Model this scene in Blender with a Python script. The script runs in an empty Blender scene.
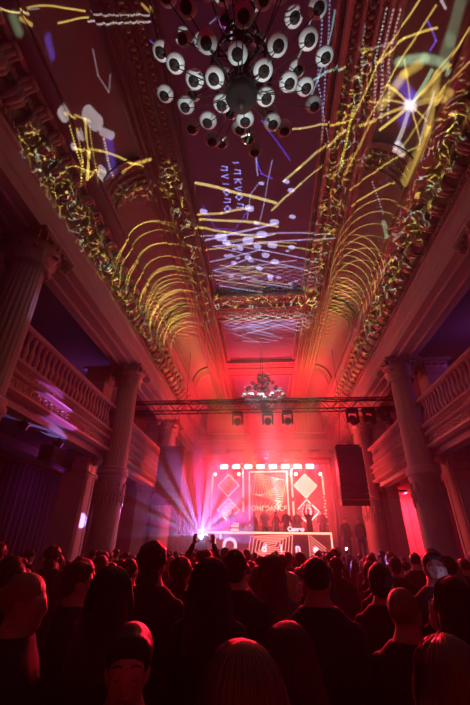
import bpy, bmesh, math, random
from math import sin, cos, pi, radians as rad, sqrt
from mathutils import Vector, Matrix

random.seed(7)
SC = bpy.context.scene
COL = SC.collection
# ------------------------------------------------------------------ camera
cam_d = bpy.data.cameras.new('camera')
cam = bpy.data.objects.new('camera', cam_d)
COL.objects.link(cam)
cam_d.sensor_fit = 'VERTICAL'; cam_d.sensor_height = 36.0; cam_d.lens = 353.0/705.0*36.0
cam_d.clip_start = 0.05; cam_d.clip_end = 200
yaw, pit, rol = rad(-5.0), rad(29.2), rad(0.8)
Fv = Vector((sin(yaw)*cos(pit), cos(yaw)*cos(pit), sin(pit)))
R0 = Vector((cos(yaw), -sin(yaw), 0)); U0 = R0.cross(Fv)
Rv = R0*cos(rol)+U0*sin(rol); Uv = U0*cos(rol)-R0*sin(rol)
M = Matrix((Rv, Uv, -Fv)).transposed().to_4x4()
M.translation = Vector((0.1, 0, 1.8))
cam.matrix_world = M
SC.camera = cam
SC.view_settings.view_transform = 'Standard'
SC.view_settings.look = 'None'
SC.view_settings.gamma = 1.0
SC.view_settings.use_curve_mapping = False
SC.view_settings.exposure = -0.2
SC.cycles.use_denoising = True
SC.cycles.max_bounces = 4
SC.cycles.diffuse_bounces = 2
SC.cycles.volume_bounces = 0
SC.cycles.sample_clamp_indirect = 3.0
SC.cycles.use_light_tree = True
SC.cycles.volume_step_rate = 2.0
# ------------------------------------------------------------------ world: thin stage haze filling the hall
W = bpy.data.worlds.new('world'); SC.world = W; W.use_nodes = True
wn = W.node_tree; wn.nodes.clear()
wo = wn.nodes.new('ShaderNodeOutputWorld')
wb = wn.nodes.new('ShaderNodeBackground'); wb.inputs[0].default_value = (0.02, 0.001, 0.003, 1); wb.inputs[1].default_value = 0.2
wv = wn.nodes.new('ShaderNodeVolumeScatter'); wv.inputs['Color'].default_value = (1, 1, 1, 1)
wv.inputs['Density'].default_value = 0.004; wv.inputs['Anisotropy'].default_value = 0.2
wn.links.new(wb.outputs[0], wo.inputs[0]); wn.links.new(wv.outputs[0], wo.inputs[1])

# ------------------------------------------------------------------ lights
SCX = 0.15      # stage centre
def light(name, kind, loc, energy, color, target=None, size=0.1, spot=None, blend=0.5, sy=None):
    d = bpy.data.lights.new(name, kind); d.energy = energy; d.color = color
    if kind == 'AREA':
        d.size = size
        if sy: d.shape = 'RECTANGLE'; d.size_y = sy
    else: d.shadow_soft_size = size
    if kind == 'SPOT': d.spot_size = rad(spot); d.spot_blend = blend
    o = bpy.data.objects.new(name, d); COL.objects.link(o); o.location = loc
    if target is not None:
        o.rotation_euler = (Vector(target)-Vector(loc)).to_track_quat('-Z', 'Y').to_euler()
    return o
RED = (1.0, 0.008, 0.03)
PINK = (1.0, 0.055, 0.07)
MAG = (0.9, 0.03, 0.30)
# stage wash from the stage truss out over the crowd
for x in (-2.95, -1.35, 1.7, 3.25):
    light('stage_wash_lamp', 'SPOT', (x, 20.6, 5.7), 650, RED, (x*1.4, 7, 1.2), 0.12, 74, 0.9)
light('stage_back_lamp', 'POINT', (SCX-1.5, 21.9, 5.9), 1500, PINK, size=0.2)
light('stage_back_lamp', 'POINT', (SCX+1.5, 21.9, 5.9), 1500, PINK, size=0.2)
light('stage_back_lamp', 'POINT', (SCX-2.4, 21.7, 3.6), 800, PINK, size=0.2)
light('stage_back_lamp', 'POINT', (SCX+2.4, 21.7, 3.6), 800, PINK, size=0.2)
light('stage_up_lamp', 'SPOT', (SCX, 21.0, 6.5), 5500, RED, (SCX, 25.5, 11), 0.2, 150, 0.8)
# red back fill added at the front truss; narrow rim spots over the stage
for x, tx in ((-4.2, -1.6), (-1.2, -.5), (1.6, .5), (4.4, 1.5)):
    light('crowd_back_fill', 'SPOT', (x, 17.1, 7.8), 300, RED, (tx, 3.0, 1.2), 0.12, 34, 0.9)
for x, tx in ((-2.4, -1.2), (.2, 0), (2.8, 1.2)):
    light('crowd_rim_lamp', 'SPOT', (x, 20.6, 6.0), 15000, RED, (tx, 2.6, 1.0), 0.12, 22, 0.9)
# red wash hung on the truss toward the ceiling
for x in (-4.5, 4.8):
    light('truss_wash_lamp', 'SPOT', (x*.9, 17.0, 8.4), 85, RED, (x*0.8, 17.8, 12), 0.15, 120, 0.9)
light('balcony_wash_fill', 'SPOT', (4.6, 0.5, 5.2), 520, (1, .015, .07), (-6.3, 12, 6.15), 0.2, 34, 1.0)  # pair of unseen spots added in mid-air to redden the balcony fronts
light('balcony_wash_fill', 'SPOT', (-4.4, 0.5, 5.2), 420, (1, .015, .06), (6.3, 13.5, 6.1), 0.2, 34, 1.0)
light('hall_glow_fill', 'SPOT', (-1.5, -1.5, 4.8), 42, (1.0, 0.02, 0.10), (0, 4, 12), 0.4, 130, .8)  # unseen upward spot added behind the camera as red ceiling fill
light('gallery_lamp', 'POINT', (-8.6, 15.5, 8.2), 20, (0.35, 0.12, 1.0), size=0.3)
light('gallery_lamp', 'POINT', (8.8, 12.5, 8.4), 20, (0.5, 0.10, 0.8), size=0.3)
light('aisle_lamp', 'POINT', (-8.2, 14.2, 4.2), 16, (0.55, 0.06, 0.6), size=0.3)

# ------------------------------------------------------------------ node helpers
def mat(name, col, rough=0.6, metal=0.0, noise=0.12, scale=6.0, emit=None, estr=0.0, spec=0.4, bump=0.0):
    m = bpy.data.materials.new(name); m.use_nodes = True
    nt = m.node_tree; b = nt.nodes['Principled BSDF']
    b.inputs['Roughness'].default_value = rough; b.inputs['Metallic'].default_value = metal
    b.inputs['Specular IOR Level'].default_value = spec
    tc = nt.nodes.new('ShaderNodeTexCoord')
    n = nt.nodes.new('ShaderNodeTexNoise'); n.inputs['Scale'].default_value = scale; n.inputs['Detail'].default_value = 3
    nt.links.new(tc.outputs['Object'], n.inputs['Vector'])
    mx = nt.nodes.new('ShaderNodeMix'); mx.data_type = 'RGBA'
    mx.inputs[6].default_value = (*[c*(1-noise) for c in col], 1)
    mx.inputs[7].default_value = (*[min(1, c*(1+noise)) for c in col], 1)
    nt.links.new(n.outputs[0], mx.inputs[0]); nt.links.new(mx.outputs[2], b.inputs['Base Color'])
    if bump:
        bp = nt.nodes.new('ShaderNodeBump'); bp.inputs['Strength'].default_value = bump
        nt.links.new(n.outputs[0], bp.inputs['Height']); nt.links.new(bp.outputs[0], b.inputs['Normal'])
    if emit:
        b.inputs['Emission Color'].default_value = (*emit, 1); b.inputs['Emission Strength'].default_value = estr
    return m
M_plaster = mat('cream_plaster', (.62, .52, .46), .6, scale=3)
M_cove = mat('painted_ceiling_plaster', (.50, .36, .36), .65, scale=1.2)
M_panel = mat('violet_lit_panel_plaster', (.38, .30, .56), .65, scale=1.0)  # violet of the dim light on the panel is put into the colour
M_orn = mat('gilded_relief', (.58, .46, .34), .42, .25, noise=.3, scale=14)
M_mould = mat('painted_moulding', (.60, .40, .38), .45, scale=4)
M_shaft = mat('stone_shaft', (.52, .42, .34), .5, scale=5)
M_drum = mat('stone_drum', (.46, .38, .33), .55, noise=.25, scale=4)
M_dark = mat('dark_plaster', (.16, .11, .12), .8, scale=2)
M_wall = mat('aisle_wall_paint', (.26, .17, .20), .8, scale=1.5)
M_floor = mat('worn_wood_floor', (.10, .06, .05), .5, scale=9)
M_black = mat('black_metal', (.02, .02, .022), .45, .5, scale=20)
M_steel = mat('truss_steel', (.10, .09, .10), .45, .7, scale=15)
M_blackbox = mat('black_cabinet', (.015, .015, .017), .6, scale=30)
M_grille = mat('speaker_grille', (.03, .03, .033), .7, scale=90, noise=.5)
M_curtain = mat('dark_curtain', (.06, .04, .09), .85, scale=8)
M_drape = mat('stage_drape', (.30, .05, .05), .8, scale=5)
M_opal = mat('opal_glass', (.80, .76, .72), .45, spec=.6, scale=3, noise=.03)
M_bronze = mat('dark_bronze', (.03, .022, .02), .6, .15, scale=10)
M_deck = mat('stage_deck', (.03, .028, .03), .6, scale=12)
M_boothskin = mat('booth_skin', (.75, .16, .20), .5, scale=8)
M_ledpanel = mat('led_panel_face', (.32, .04, .05), .4, emit=(1, .09, .07), estr=.55)
M_warmled = mat('warm_led', (.9, .6, .5), .4, emit=(1, .50, .33), estr=2.6)
M_line = mat('glowing_line', (.9, .5, .4), .4, emit=(1, .34, .26), estr=1.6)
M_blind = mat('blinder_face', (1, .9, .8), .4, emit=(1, .72, .58), estr=14)
M_head = mat('moving_head_lens', (1, .8, .6), .3, emit=(1, .72, .45), estr=16)
M_letter = mat('neon_letter', (1, .8, .9), .4, emit=(1, .5, .62), estr=2.6)
M_filled = mat('lit_diamond_face', (.9, .6, .5), .4, emit=(1, .42, .27), estr=1.8)
M_phone = mat('phone_screen', (.5, .6, .9), .3, emit=(.45, .5, 1), estr=5)
M_flash = mat('phone_flash', (1, 1, 1), .3, emit=(.8, .8, 1), estr=40)
M_beamlens = mat('beam_lens', (.8, .8, 1), .3, emit=(.55, .6, 1), estr=40)

# ------------------------------------------------------------------ mesh helpers
class MB:
    def __init__(s): s.v = []; s.f = []; s.sm = []
    def add(s, v, f, smooth=False):
        n = len(s.v); s.v += [tuple(p) for p in v]; s.f += [tuple(i+n for i in q) for q in f]; s.sm += [smooth]*len(f); return s
    def box(s, x0, x1, y0, y1, z0, z1, m=None):
        v = [Vector(p) for p in ((x0,y0,z0),(x1,y0,z0),(x1,y1,z0),(x0,y1,z0),(x0,y0,z1),(x1,y0,z1),(x1,y1,z1),(x0,y1,z1))]
        if m: v = [m @ p for p in v]
        return s.add(v, [(0,3,2,1),(4,5,6,7),(0,1,5,4),(1,2,6,5),(2,3,7,6),(3,0,4,7)])
    def cbox(s, c, sx, sy, sz, m=None):
        T = Matrix.Translation(c) @ (m if m else Matrix())
        return s.box(-sx/2, sx/2, -sy/2, sy/2, -sz/2, sz/2, T)
    def lathe(s, prof, n=16, m=None, smooth=True, mod=None, cap=True):
        v = []; f = []
        for (r, z) in prof:
            for i in range(n):
                a = 2*pi*i/n; rr = r*(mod(a) if mod else 1)
                v.append(Vector((rr*cos(a), rr*sin(a), z)))
        for k in range(len(prof)-1):
            for i in range(n):
                j = (i+1) % n
                f.append((k*n+i, k*n+j, (k+1)*n+j, (k+1)*n+i))
        if cap:
            f.append(tuple(range(n-1, -1, -1))); b = (len(prof)-1)*n; f.append(tuple(b+i for i in range(n)))
        if m: v = [m @ p for p in v]
        return s.add(v, f, smooth)
    def tube(s, a, b, r, n=8, r2=None, smooth=True):
        a = Vector(a); b = Vector(b); d = b-a; L = d.length
        if L < 1e-6: return s
        q = d.to_track_quat('Z', 'Y').to_matrix().to_4x4(); T = Matrix.Translation(a) @ q
        return s.lathe([(r, 0), (r if r2 is None else r2, L)], n, T, smooth)
    def path(s, pts, r, n=6, rr=None):
        pts = [Vector(p) for p in pts]; v = []; f = []; u = None
        for k, p in enumerate(pts):
            d = (pts[min(k+1, len(pts)-1)]-pts[max(k-1, 0)]).normalized()
            if u is None: u = d.orthogonal().normalized()
            u = (u-d*u.dot(d)).normalized(); w = d.cross(u)
            R_ = rr[k] if rr else r
            for i in range(n):
                a = 2*pi*i/n; v.append(p+(u*cos(a)+w*sin(a))*R_)
        for k in range(len(pts)-1):
            for i in range(n):
                j = (i+1) % n; f.append((k*n+i, k*n+j, (k+1)*n+j, (k+1)*n+i))
        f.append(tuple(range(n-1, -1, -1))); b = (len(pts)-1)*n; f.append(tuple(b+i for i in range(n)))
        return s.add(v, f, True)
    def ell(s, c, rx, ry, rz, n=12, k=8, m=None):
        T = Matrix.Translation(c) @ (m if m else Matrix()) @ Matrix.Diagonal((rx, ry, rz, 1))
        v = [T @ Vector((0, 0, -1))]; f = []
        for a in range(1, k):
            t = pi*a/k
            for i in range(n): v.append(T @ Vector((sin(t)*cos(2*pi*i/n), sin(t)*sin(2*pi*i/n), -cos(t))))
        v.append(T @ Vector((0, 0, 1)))
        for i in range(n): f.append((0, 1+(i+1) % n, 1+i))
        for a in range(k-2):
            for i in range(n):
                j = (i+1) % n; f.append((1+a*n+i, 1+a*n+j, 1+(a+1)*n+j, 1+(a+1)*n+i))
        b = 1+(k-2)*n; t = len(v)-1
        for i in range(n): f.append((b+i, b+(i+1) % n, t))
        return s.add(v, f, True)
    def loft(s, rings, n=16):       # rings of (centre, rx, ry) in horizontal sections
        v = []; f = []
        for (c, rx, ry) in rings:
            for i in range(n):
                a = 2*pi*i/n; v.append((c[0]+rx*cos(a), c[1]+ry*sin(a), c[2]))
        for k in range(len(rings)-1):
            for i in range(n):
                j = (i+1) % n; f.append((k*n+i, k*n+j, (k+1)*n+j, (k+1)*n+i))
        f.append(tuple(range(n-1, -1, -1))); b = (len(rings)-1)*n; f.append(tuple(b+i for i in range(n)))
        return s.add(v, f, True)
    def extrude_y(s, prof, y0, y1, closed=True, smooth=False, sx=1):   # prof: (x,z) list
        n = len(prof); v = [(p[0]*sx, y0, p[1]) for p in prof]+[(p[0]*sx, y1, p[1]) for p in prof]; f = []
        for i in range(n if closed else n-1):
            j = (i+1) % n; f.append((i, j, n+j, n+i) if sx > 0 else (i, n+i, n+j, j))
        if closed: f.append(tuple(range(n))); f.append(tuple(range(2*n-1, n-1, -1)))
        return s.add(v, f, smooth)
    def torus(s, c, R_, r, m=None, n=16, k=6, a0=0, a1=2*pi):
        T = Matrix.Translation(c) @ (m if m else Matrix())
        full = abs(a1-a0-2*pi) < 1e-6; N = n if full else n+1
        v = []; f = []
        for i in range(N):
            a = a0+(a1-a0)*i/n
            for j in range(k):
                b = 2*pi*j/k; v.append(T @ Vector(((R_+r*cos(b))*cos(a), (R_+r*cos(b))*sin(a), r*sin(b))))
        for i in range(n):
            i2 = (i+1) % N
            for j in range(k):
                j2 = (j+1) % k; f.append((i*k+j, i2*k+j, i2*k+j2, i*k+j2))
        return s.add(v, f, True)
    def mesh(s, name, m):
        me = bpy.data.meshes.new(name); me.from_pydata(s.v, [], s.f)
        me.polygons.foreach_set('use_smooth', s.sm); me.materials.append(m); me.validate(); me.update(); return me
    def build(s, name, m, parent=None, loc=None):
        o = bpy.data.objects.new(name, s.mesh(name, m)); COL.objects.link(o)
        if parent: o.parent = parent
        if loc is not None: o.location = loc
        return o
def tag(o, label=None, cat=None, group=None, kind=None):
    if label: o['label'] = label
    if cat: o['category'] = cat
    if group: o['group'] = group
    if kind: o['kind'] = kind
    return o
def empty(name, loc, label=None, cat=None, group=None, rz=0.0, kind=None):
    o = bpy.data.objects.new(name, None); o.empty_display_size = 0.1; COL.objects.link(o)
    o.location = loc; o.rotation_euler = (0, 0, rz); return tag(o, label, cat, group, kind)
def kids(o): return [c for c in list(bpy.data.objects) if c.parent == o]
def inst(name, me, parent, loc=(0, 0, 0), rot=(0, 0, 0), sc=(1, 1, 1)):
    o = bpy.data.objects.new(name, me); COL.objects.link(o); o.parent = parent
    o.location = loc; o.rotation_euler = rot; o.scale = sc; return o
def struct(o, label=None): return tag(o, label, None, None, 'structure')

# ------------------------------------------------------------------ the hall
Y0, Y1 = -4.0, 29.7
struct(MB().box(-11.2, 11.2, Y0-.2, Y1+.2, -.2, 0).build('floor', M_floor))
struct(MB().box(-11.2, 11.2, Y0-.2, Y0, 0, 13.2).build('wall_rear', M_dark))
wf = MB().box(-11.2, 11.2, Y1, Y1+.2, 0, 13.2)
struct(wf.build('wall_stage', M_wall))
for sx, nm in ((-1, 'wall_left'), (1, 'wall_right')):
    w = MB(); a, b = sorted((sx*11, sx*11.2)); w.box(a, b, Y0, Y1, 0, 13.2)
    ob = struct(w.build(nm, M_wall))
    # blind arches of the gallery level, raised surrounds
    ar = MB()
    for yc in (2.75, 10.45, 18.15, 25.85):
        pts = [(sx*10.93, yc-1.7, 5.6)]+[(sx*10.93, yc-1.7*cos(pi*i/14), 7.7+1.3*sin(pi*i/14)) for i in range(15)]+[(sx*10.93, yc+1.7, 5.6)]
        ar.path(pts, .13, 6)
    ar.build('arch_moulding', M_plaster, ob)

# ceiling shell: half profile of cove, rib bed and flat panel
def cove_pt(t):   # t 0..1 from cornice to rib
    a = t*pi/2
    return (4.55-1.05*(1-cos(a))**0.9, 11.3+1.22*sin(a)**0.9)
prof = [(4.75, 11.2)]+[cove_pt(i/12) for i in range(13)]+[(2.25, 12.52), (2.25, 12.72)]
ce = MB()
for sx in (-1, 1): ce.extrude_y(prof, Y0, Y1, closed=False, smooth=True, sx=sx)
ceil = struct(ce.build('ceiling', M_cove), 'high coved ceiling with long ribs and flat centre')
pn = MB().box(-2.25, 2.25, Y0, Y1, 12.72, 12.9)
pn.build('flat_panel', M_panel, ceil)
struct(MB().box(-11.2, 11.2, Y0, Y1, 13.2, 13.3).build('ceiling', M_dark))
for sx in (-1, 1):
    a, b = sorted((sx*6.5, sx*11.2))
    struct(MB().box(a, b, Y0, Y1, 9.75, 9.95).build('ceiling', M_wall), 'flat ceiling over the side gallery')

# longitudinal mouldings of each side (entablature, cornice roll, ribs)
def leaf_strip(mb, x, z, y0, y1, step, w, d, sx):   # row of alternating leaves and beads hanging from a surface
    n = int((y1-y0)/step)
    for i in range(n):
        y = y0+(i+.5)*step
        mb.ell((sx*x, y, z), w*.5, step*.42, d, 6, 4)
        for q in (-1, 1):
            mb.ell((sx*(x+q*w*.42), y+step*.5, z), w*.16, step*.34, d*.8, 5, 4)
idx = 1
for sx, side in ((-1, 'left'), (1, 'right')):
    e = MB()
    e.extrude_y([(5.45,9.0),(6.6,9.0),(6.6,11.3),(5.5,11.3),(5.5,10.05),(5.38,10.0),(5.38,9.9),(5.45,9.86),(5.45,9.42),(5.41,9.38),(5.41,9.34),(5.45,9.3)], Y0, Y1, sx=sx)
    e.extrude_y([(5.72,8.97),(5.76,8.93),(5.84,8.93),(5.88,8.97),(5.88,9.0),(5.72,9.0)], Y0, Y1, sx=sx)
    e.extrude_y([(6.2,8.97),(6.24,8.93),(6.3,8.93),(6.34,8.97),(6.34,9.0),(6.2,9.0)], Y0, Y1, sx=sx)
    en = struct(e.build('trim_%d' % idx, M_plaster), 'smooth painted beam running over the %s columns' % side); idx += 1
    # cornice with brackets
    c = MB()
    c.extrude_y([(5.5,10.05),(5.34,10.05),(5.32,10.14),(5.38,10.2),(5.1,10.95),(4.95,11.0),(4.9,11.1),(5.5,11.2)], Y0, Y1, sx=sx)
    leaf_strip(c, 5.33, 10.08, Y0, Y1, .15, .10, .05, sx)
    co = struct(c.build('trim_%d' % idx, M_orn), 'deep bracketed cornice along the %s side' % side); idx += 1
    # bracket: S-curved console with leaf, and a coffer rosette between
    b = MB()
    pts = [(5.36,0,10.2),(5.18,0,10.24),(5.04,0,10.36),(5.02,0,10.52),(5.1,0,10.66),(5.04,0,10.82),(4.9,0,10.94),(4.8,0,10.98)]
    for dy in (-.11, 0, .11): b.path([(p[0]*sx, dy, p[2]) for p in pts], .06, 6, rr=[.05,.065,.08,.07,.06,.06,.06,.045] if dy else [.06,.09,.11,.1,.08,.08,.08,.05])
    b.ell((sx*5.06, 0, 10.40), .11, .2, .11, 8, 6)
    b.ell((sx*4.86, 0, 10.93), .09, .18, .07, 8, 6)
    bm_ = b.mesh('cornice_bracket', M_orn)
    r = MB()
    r.box(*sorted((sx*5.06, sx*5.1)), -.12, .12, 10.62, 10.84)
    r.torus((sx*5.14, 0, 10.62), .085, .03, Matrix.Rotation(rad(70*sx), 4, 'Y'), 10, 5)
    r.ell((sx*5.13, 0, 10.62), .06, .05, .06, 8, 5)
    for q in range(4): r.ell((sx*(5.06), .12*(q-1.5)*.8, 10.9), .03, .03, .05, 5, 4)
    rm = r.mesh('coffer_rosette', M_orn)
    n = int((Y1-1.2)/.6)
    for i in range(n):
        inst('bracket', bm_, co, (0, 1.2+i*.6, 0)); inst('rosette', rm, co, (0, 1.5+i*.6, 0))
    # roll on top of the cornice
    k = MB(); cx_, cz_ = 4.72, 11.14
    k.extrude_y([(cx_+.20*cos(2*pi*i/16), cz_+.17*sin(2*pi*i/16)) for i in range(16)], Y0, Y1, smooth=True, sx=sx)
    k.extrude_y([(4.50,11.2),(4.44,11.2),(4.42,11.27),(4.46,11.34),(4.56,11.36)], Y0, Y1, sx=sx)
    k.extrude_y([(4.98,10.98),(4.92,10.93),(4.84,10.94),(4.82,11.02),(4.9,11.1)], Y0, Y1, sx=sx)
    struct(k.build('trim_%d' % idx, M_mould), 'thick smooth roll moulding above the %s cornice' % side); idx += 1
    # long rib: two smooth rolls, two ornate strips
    g = MB()
    def roll(cx_, cz_, r1, r2): g.extrude_y([(cx_+r1*cos(2*pi*i/12), cz_+r2*sin(2*pi*i/12)) for i in range(12)], Y0, Y1, smooth=True, sx=sx)
    g.extrude_y([(3.55,12.54),(3.52,12.42),(3.42,12.38),(2.3,12.38),(2.22,12.44),(2.22,12.54)], Y0, Y1, sx=sx)
    roll(3.42, 12.38, .09, .07); roll(3.22, 12.36, .07, .06); roll(2.96, 12.36, .05, .05); roll(2.62, 12.36, .05, .05); roll(2.3, 12.40, .09, .07)
    roll(2.08, 12.66, .05, .05)
    rb = struct(g.build('trim_%d' % idx, M_mould), 'long moulded ceiling rib on the %s of the flat panel' % side); idx += 1
    s_ = MB(); leaf_strip(s_, 2.79, 12.36, .5, Y1, .17, .2, .05, sx); leaf_strip(s_, 3.09, 12.37, .5, Y1, .12, .09, .04, sx)
    leaf_strip(s_, 2.46, 12.37, .5, Y1, .15, .16, .05, sx); leaf_strip(s_, 2.16, 12.60, .5, Y1, .13, .07, .05, sx)
    s_.build('leaf_ornament', M_orn, rb)

# transverse ribs over the coves at the column lines, and across the panel
for yc, across in ((6.9, False), (14.5, True), (21.4, True)):
    t = MB(); o = MB()
    for sx in (-1, 1):
        pts = [cove_pt(i/14) for i in range(15)]
        for (dy0, dy1, dz) in ((-.5, .5, .06), (-.5, -.36, .14), (.36, .5, .14)):
            v = []; f = []
            for i, (x, z) in enumerate(pts):
                nx, nz = (4.55-3.5), 1.0
                a = i/14*pi/2; nx, nz = -cos(a), -sin(a)
                for dy, dd in ((dy0, 0), (dy0, dz), (dy1, dz), (dy1, 0)):
                    v.append((sx*(x+nx*dd), yc+dy, z+nz*dd))
            for i in range(14):
                for j in range(3): f.append((i*4+j, i*4+j+1, (i+1)*4+j+1, (i+1)*4+j))
            t.add(v, f)
        for i in range(20):
            x, z = cove_pt((i+.5)/20); a = (i+.5)/20*pi/2
            for q in (-.18, 0, .18): o.ell((sx*(x-cos(a)*.09), yc+q*1.2, z-sin(a)*.09), .045, .07, .05, 6, 4)
    if across:
        t.box(-2.25, 2.25, yc-.95, yc+.95, 12.5, 12.72)
        for q in (-.98, -.1, .1, .98): t.box(-2.25, 2.25, yc+q-.07, yc+q+.07, 12.4, 12.55)
        for q in (-.52, .52):
            for i in range(26):
                x = -2.1+i*.168
                o.ell((x, yc+q, 12.48), .075, .17, .05, 6, 4)
                for d_ in (-.27, .27): o.ell((x+.08, yc+q+d_, 12.48), .05, .06, .045, 5, 4)
        for q in (-1.15, 1.15):
            for i in range(30): o.ell((-2.15+i*.148, yc+q, 12.66), .06, .09, .05, 5, 4)
    tr = struct(t.build('trim_%d' % idx, M_mould), 'cross rib of the ceiling'); idx += 1
    o.build('leaf_ornament', M_orn, tr)

# ------------------------------------------------------------------ columns
def acanthus(mb, m, w, h, out):     # a curling leaf, root at the origin, growing up +Z and bending toward +X
    prof_ = [(0, 0, .8), (.02, .3, 1.0), (.05, .55, 1.0), (.14, .8, .85), (.30, .97, .6), (.42, .95, .42), (.44, .84, .2)]
    v = []; f = []
    for (o_, z_, ww) in prof_:
        for j in range(7):
            u = (j-3)/3; lob = 1-.18*(j % 2)
            v.append(m @ Vector((o_*out*2.2-.05*u*u*out*2+.02*(j % 2), u*w*.5*ww*lob, z_*h)))
    n = len(prof_)
    for k in range(n-1):
        for j in range(6): f.append((k*7+j, k*7+j+1, (k+1)*7+j+1, (k+1)*7+j))
    base = len(v)
    v += [m @ (m.inverted() @ p - Vector((.035, 0, .02))) for p in v]
    for k in range(n-1):
        for j in range(6): f.append((base+k*7+j, base+(k+1)*7+j, base+(k+1)*7+j+1, base+k*7+j+1))
    mb.add(v, f, True)
shaft_mb = MB().lathe([(.60,4.62),(.56,4.7),(.555,5.5),(.545,6.5),(.515,7.5),(.485,8.1),(.50,8.14),(.50,8.2)], 96, mod=lambda a: 1-.045*abs(sin(a*12))**.7)
shaft_me = shaft_mb.mesh('fluted_shaft', M_shaft)
dr = MB().lathe([(.66,.5),(.64,.62),(.63,4.1),(.66,4.18),(.66,4.26),(.63,4.3)], 40)
for k in range(12):     # relief: garlands and ribbons round the drum
    a = 2*pi*k/12
    pts = [((.655+.02*sin(pi*t/6))*cos(a+2*pi/12*t/6), (.655+.02*sin(pi*t/6))*sin(a+2*pi/12*t/6), 3.9-.32*sin(pi*t/6)) for t in range(7)]
    dr.path(pts, .04, 6)
    dr.ell((.655*cos(a), .655*sin(a), 3.95), .06, .06, .08, 8, 6)
    dr.path([(.65*cos(a), .65*sin(a), 3.9), (.66*cos(a+.03), .66*sin(a+.03), 3.5), (.65*cos(a-.02), .65*sin(a-.02), 3.2)], .03, 5)
    dr.ell((.65*cos(a+pi/12), .65*sin(a+pi/12), 3.42), .05, .05, .1, 8, 6)
drum_me = dr.mesh('ornate_drum', M_drum)
ring_me = MB().lathe([(.64,4.28),(.72,4.32),(.74,4.38),(.72,4.44),(.66,4.46),(.66,4.5),(.70,4.53),(.70,4.6),(.62,4.64)], 40).mesh('ring_moulding', M_plaster)
base_me = MB().lathe([(.80,.34),(.82,.4),(.80,.46),(.72,.5),(.72,.54)], 40).box(-.85,.85,-.85,.85,0,.34).mesh('column_base', M_plaster)
cp = MB().lathe([(.50,8.18),(.53,8.22),(.50,8.26),(.50,8.5),(.55,8.75),(.66,8.88)], 24)
for k in range(8):
    acanthus(cp, Matrix.Rotation(2*pi*k/8, 4, 'Z') @ Matrix.Translation((.47, 0, 8.14)), .42, .42, .24)
    acanthus(cp, Matrix.Rotation(2*pi*(k+.5)/8, 4, 'Z') @ Matrix.Translation((.48, 0, 8.36)), .42, .48, .28)
for k in range(4):
    a = pi/4+k*pi/2
    for q in (-.09, .09):
        c_ = Vector((.80*cos(a)-q*sin(a), .80*sin(a)+q*cos(a), 8.78))
        mrot = Matrix.Rotation(a, 4, 'Z') @ Matrix.Rotation(pi/2, 4, 'X')
        pts = []
        for t in range(18):
            rr_ = .13*(1-t/20); an = -pi/2+t*.62
            pts.append(Matrix.Translation(c_) @ Matrix.Rotation(a, 4, 'Z') @ Vector((rr_*cos(an), 0, rr_*sin(an))))
        cp.path(pts, .03, 5)
    a2 = k*pi/2; cp.ell((.62*cos(a2), .62*sin(a2), 8.9), .09, .09, .09, 8, 6)
cp.box(-.66,.66,-.66,.66,8.88,8.93); cp.box(-.70,.70,-.70,.70,8.93,9.0)
cap_me = cp.mesh('leafy_capital', M_orn)
COLS = [(-1, -1.1, None), (1, -1.1, None),
 (-1, 6.6, 'fluted column nearest on the left, cropped by the picture edge'),
 (1, 6.6, 'fluted column nearest on the right, only its leafy capital in view'),
 (-1, 14.3, 'tall fluted column standing beside the dark curtain on the left'),
 (1, 14.3, 'tall fluted column standing between the two right balconies'),
 (-1, 22.0, 'far fluted column on the left, lit red beside the stage'),
 (1, 22.0, 'far fluted column on the right, behind the black speaker array')]
for sx, y, lab in COLS:
    if lab is None: continue
    c = empty('column', (sx*6, y, 0), lab, 'column', 'columns carrying the ceiling beams')
    q_ = (.86, .86, 1); inst('base', base_me, c, sc=q_); inst('drum', drum_me, c, sc=(.83, .83, 1)); inst('ring', ring_me, c, sc=(.82, .82, 1)); inst('shaft', shaft_me, c, sc=q_); inst('capital', cap_me, c, sc=(1.06, 1.06, 1))
# square piers behind the columns
pm = MB().box(-.42,.42,-.45,.45,.3,8.3).box(-.5,.5,-.53,.53,0,.3)
for q in (-.3, .3): pm.box(-.44,.44,q-.03,q+.03,.4,4.3)
pier_me = pm.mesh('square_pier', M_plaster)
pc = MB().box(-.46,.46,-.49,.49,8.3,8.36).box(-.55,.55,-.6,.6,8.88,9.0).box(-.42,.42,-.45,.45,8.36,8.88)
for k in range(4):
    for q in (-.27, 0, .27):
        acanthus(pc, Matrix.Rotation(k*pi/2, 4, 'Z') @ Matrix.Translation((.43, q, 8.36)), .26, .4, .14)
pcap_me = pc.mesh('pier_capital', M_orn)
lc = MB().box(-.46,.46,-.49,.49,4.4,4.46).box(-.56,.56,-.6,.6,5.0,5.15)
for k in range(4):
    for q in (-.22, .22): acanthus(lc, Matrix.Rotation(k*pi/2, 4, 'Z') @ Matrix.Translation((.43, q, 4.46)), .3, .4, .14)
    a = k*pi/2; lc.ell((.5*cos(a), .5*sin(a), 4.86), .13, .13, .15, 10, 8)
lcap_me = lc.mesh('bracket_capital', M_orn)
for sx, y, lab in COLS:
    if lab is None or y < 7: continue
    side = 'left' if sx < 0 else 'right'
    which = 'nearer' if y < 20 else 'far'
    k_ = (1.12, 1, 1) if y < 20 else (.72, .8, 1)
    c = empty('pier', (sx*(7.38 if y < 20 else 7.16), y, 0), 'plain square pier behind the %s fluted column on the %s' % (which, side), 'pier', 'square piers carrying the galleries')
    inst('shaft', pier_me, c, sc=k_); inst('capital', pcap_me, c, sc=k_); inst('bracket_capital', lcap_me, c, sc=k_)

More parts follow.
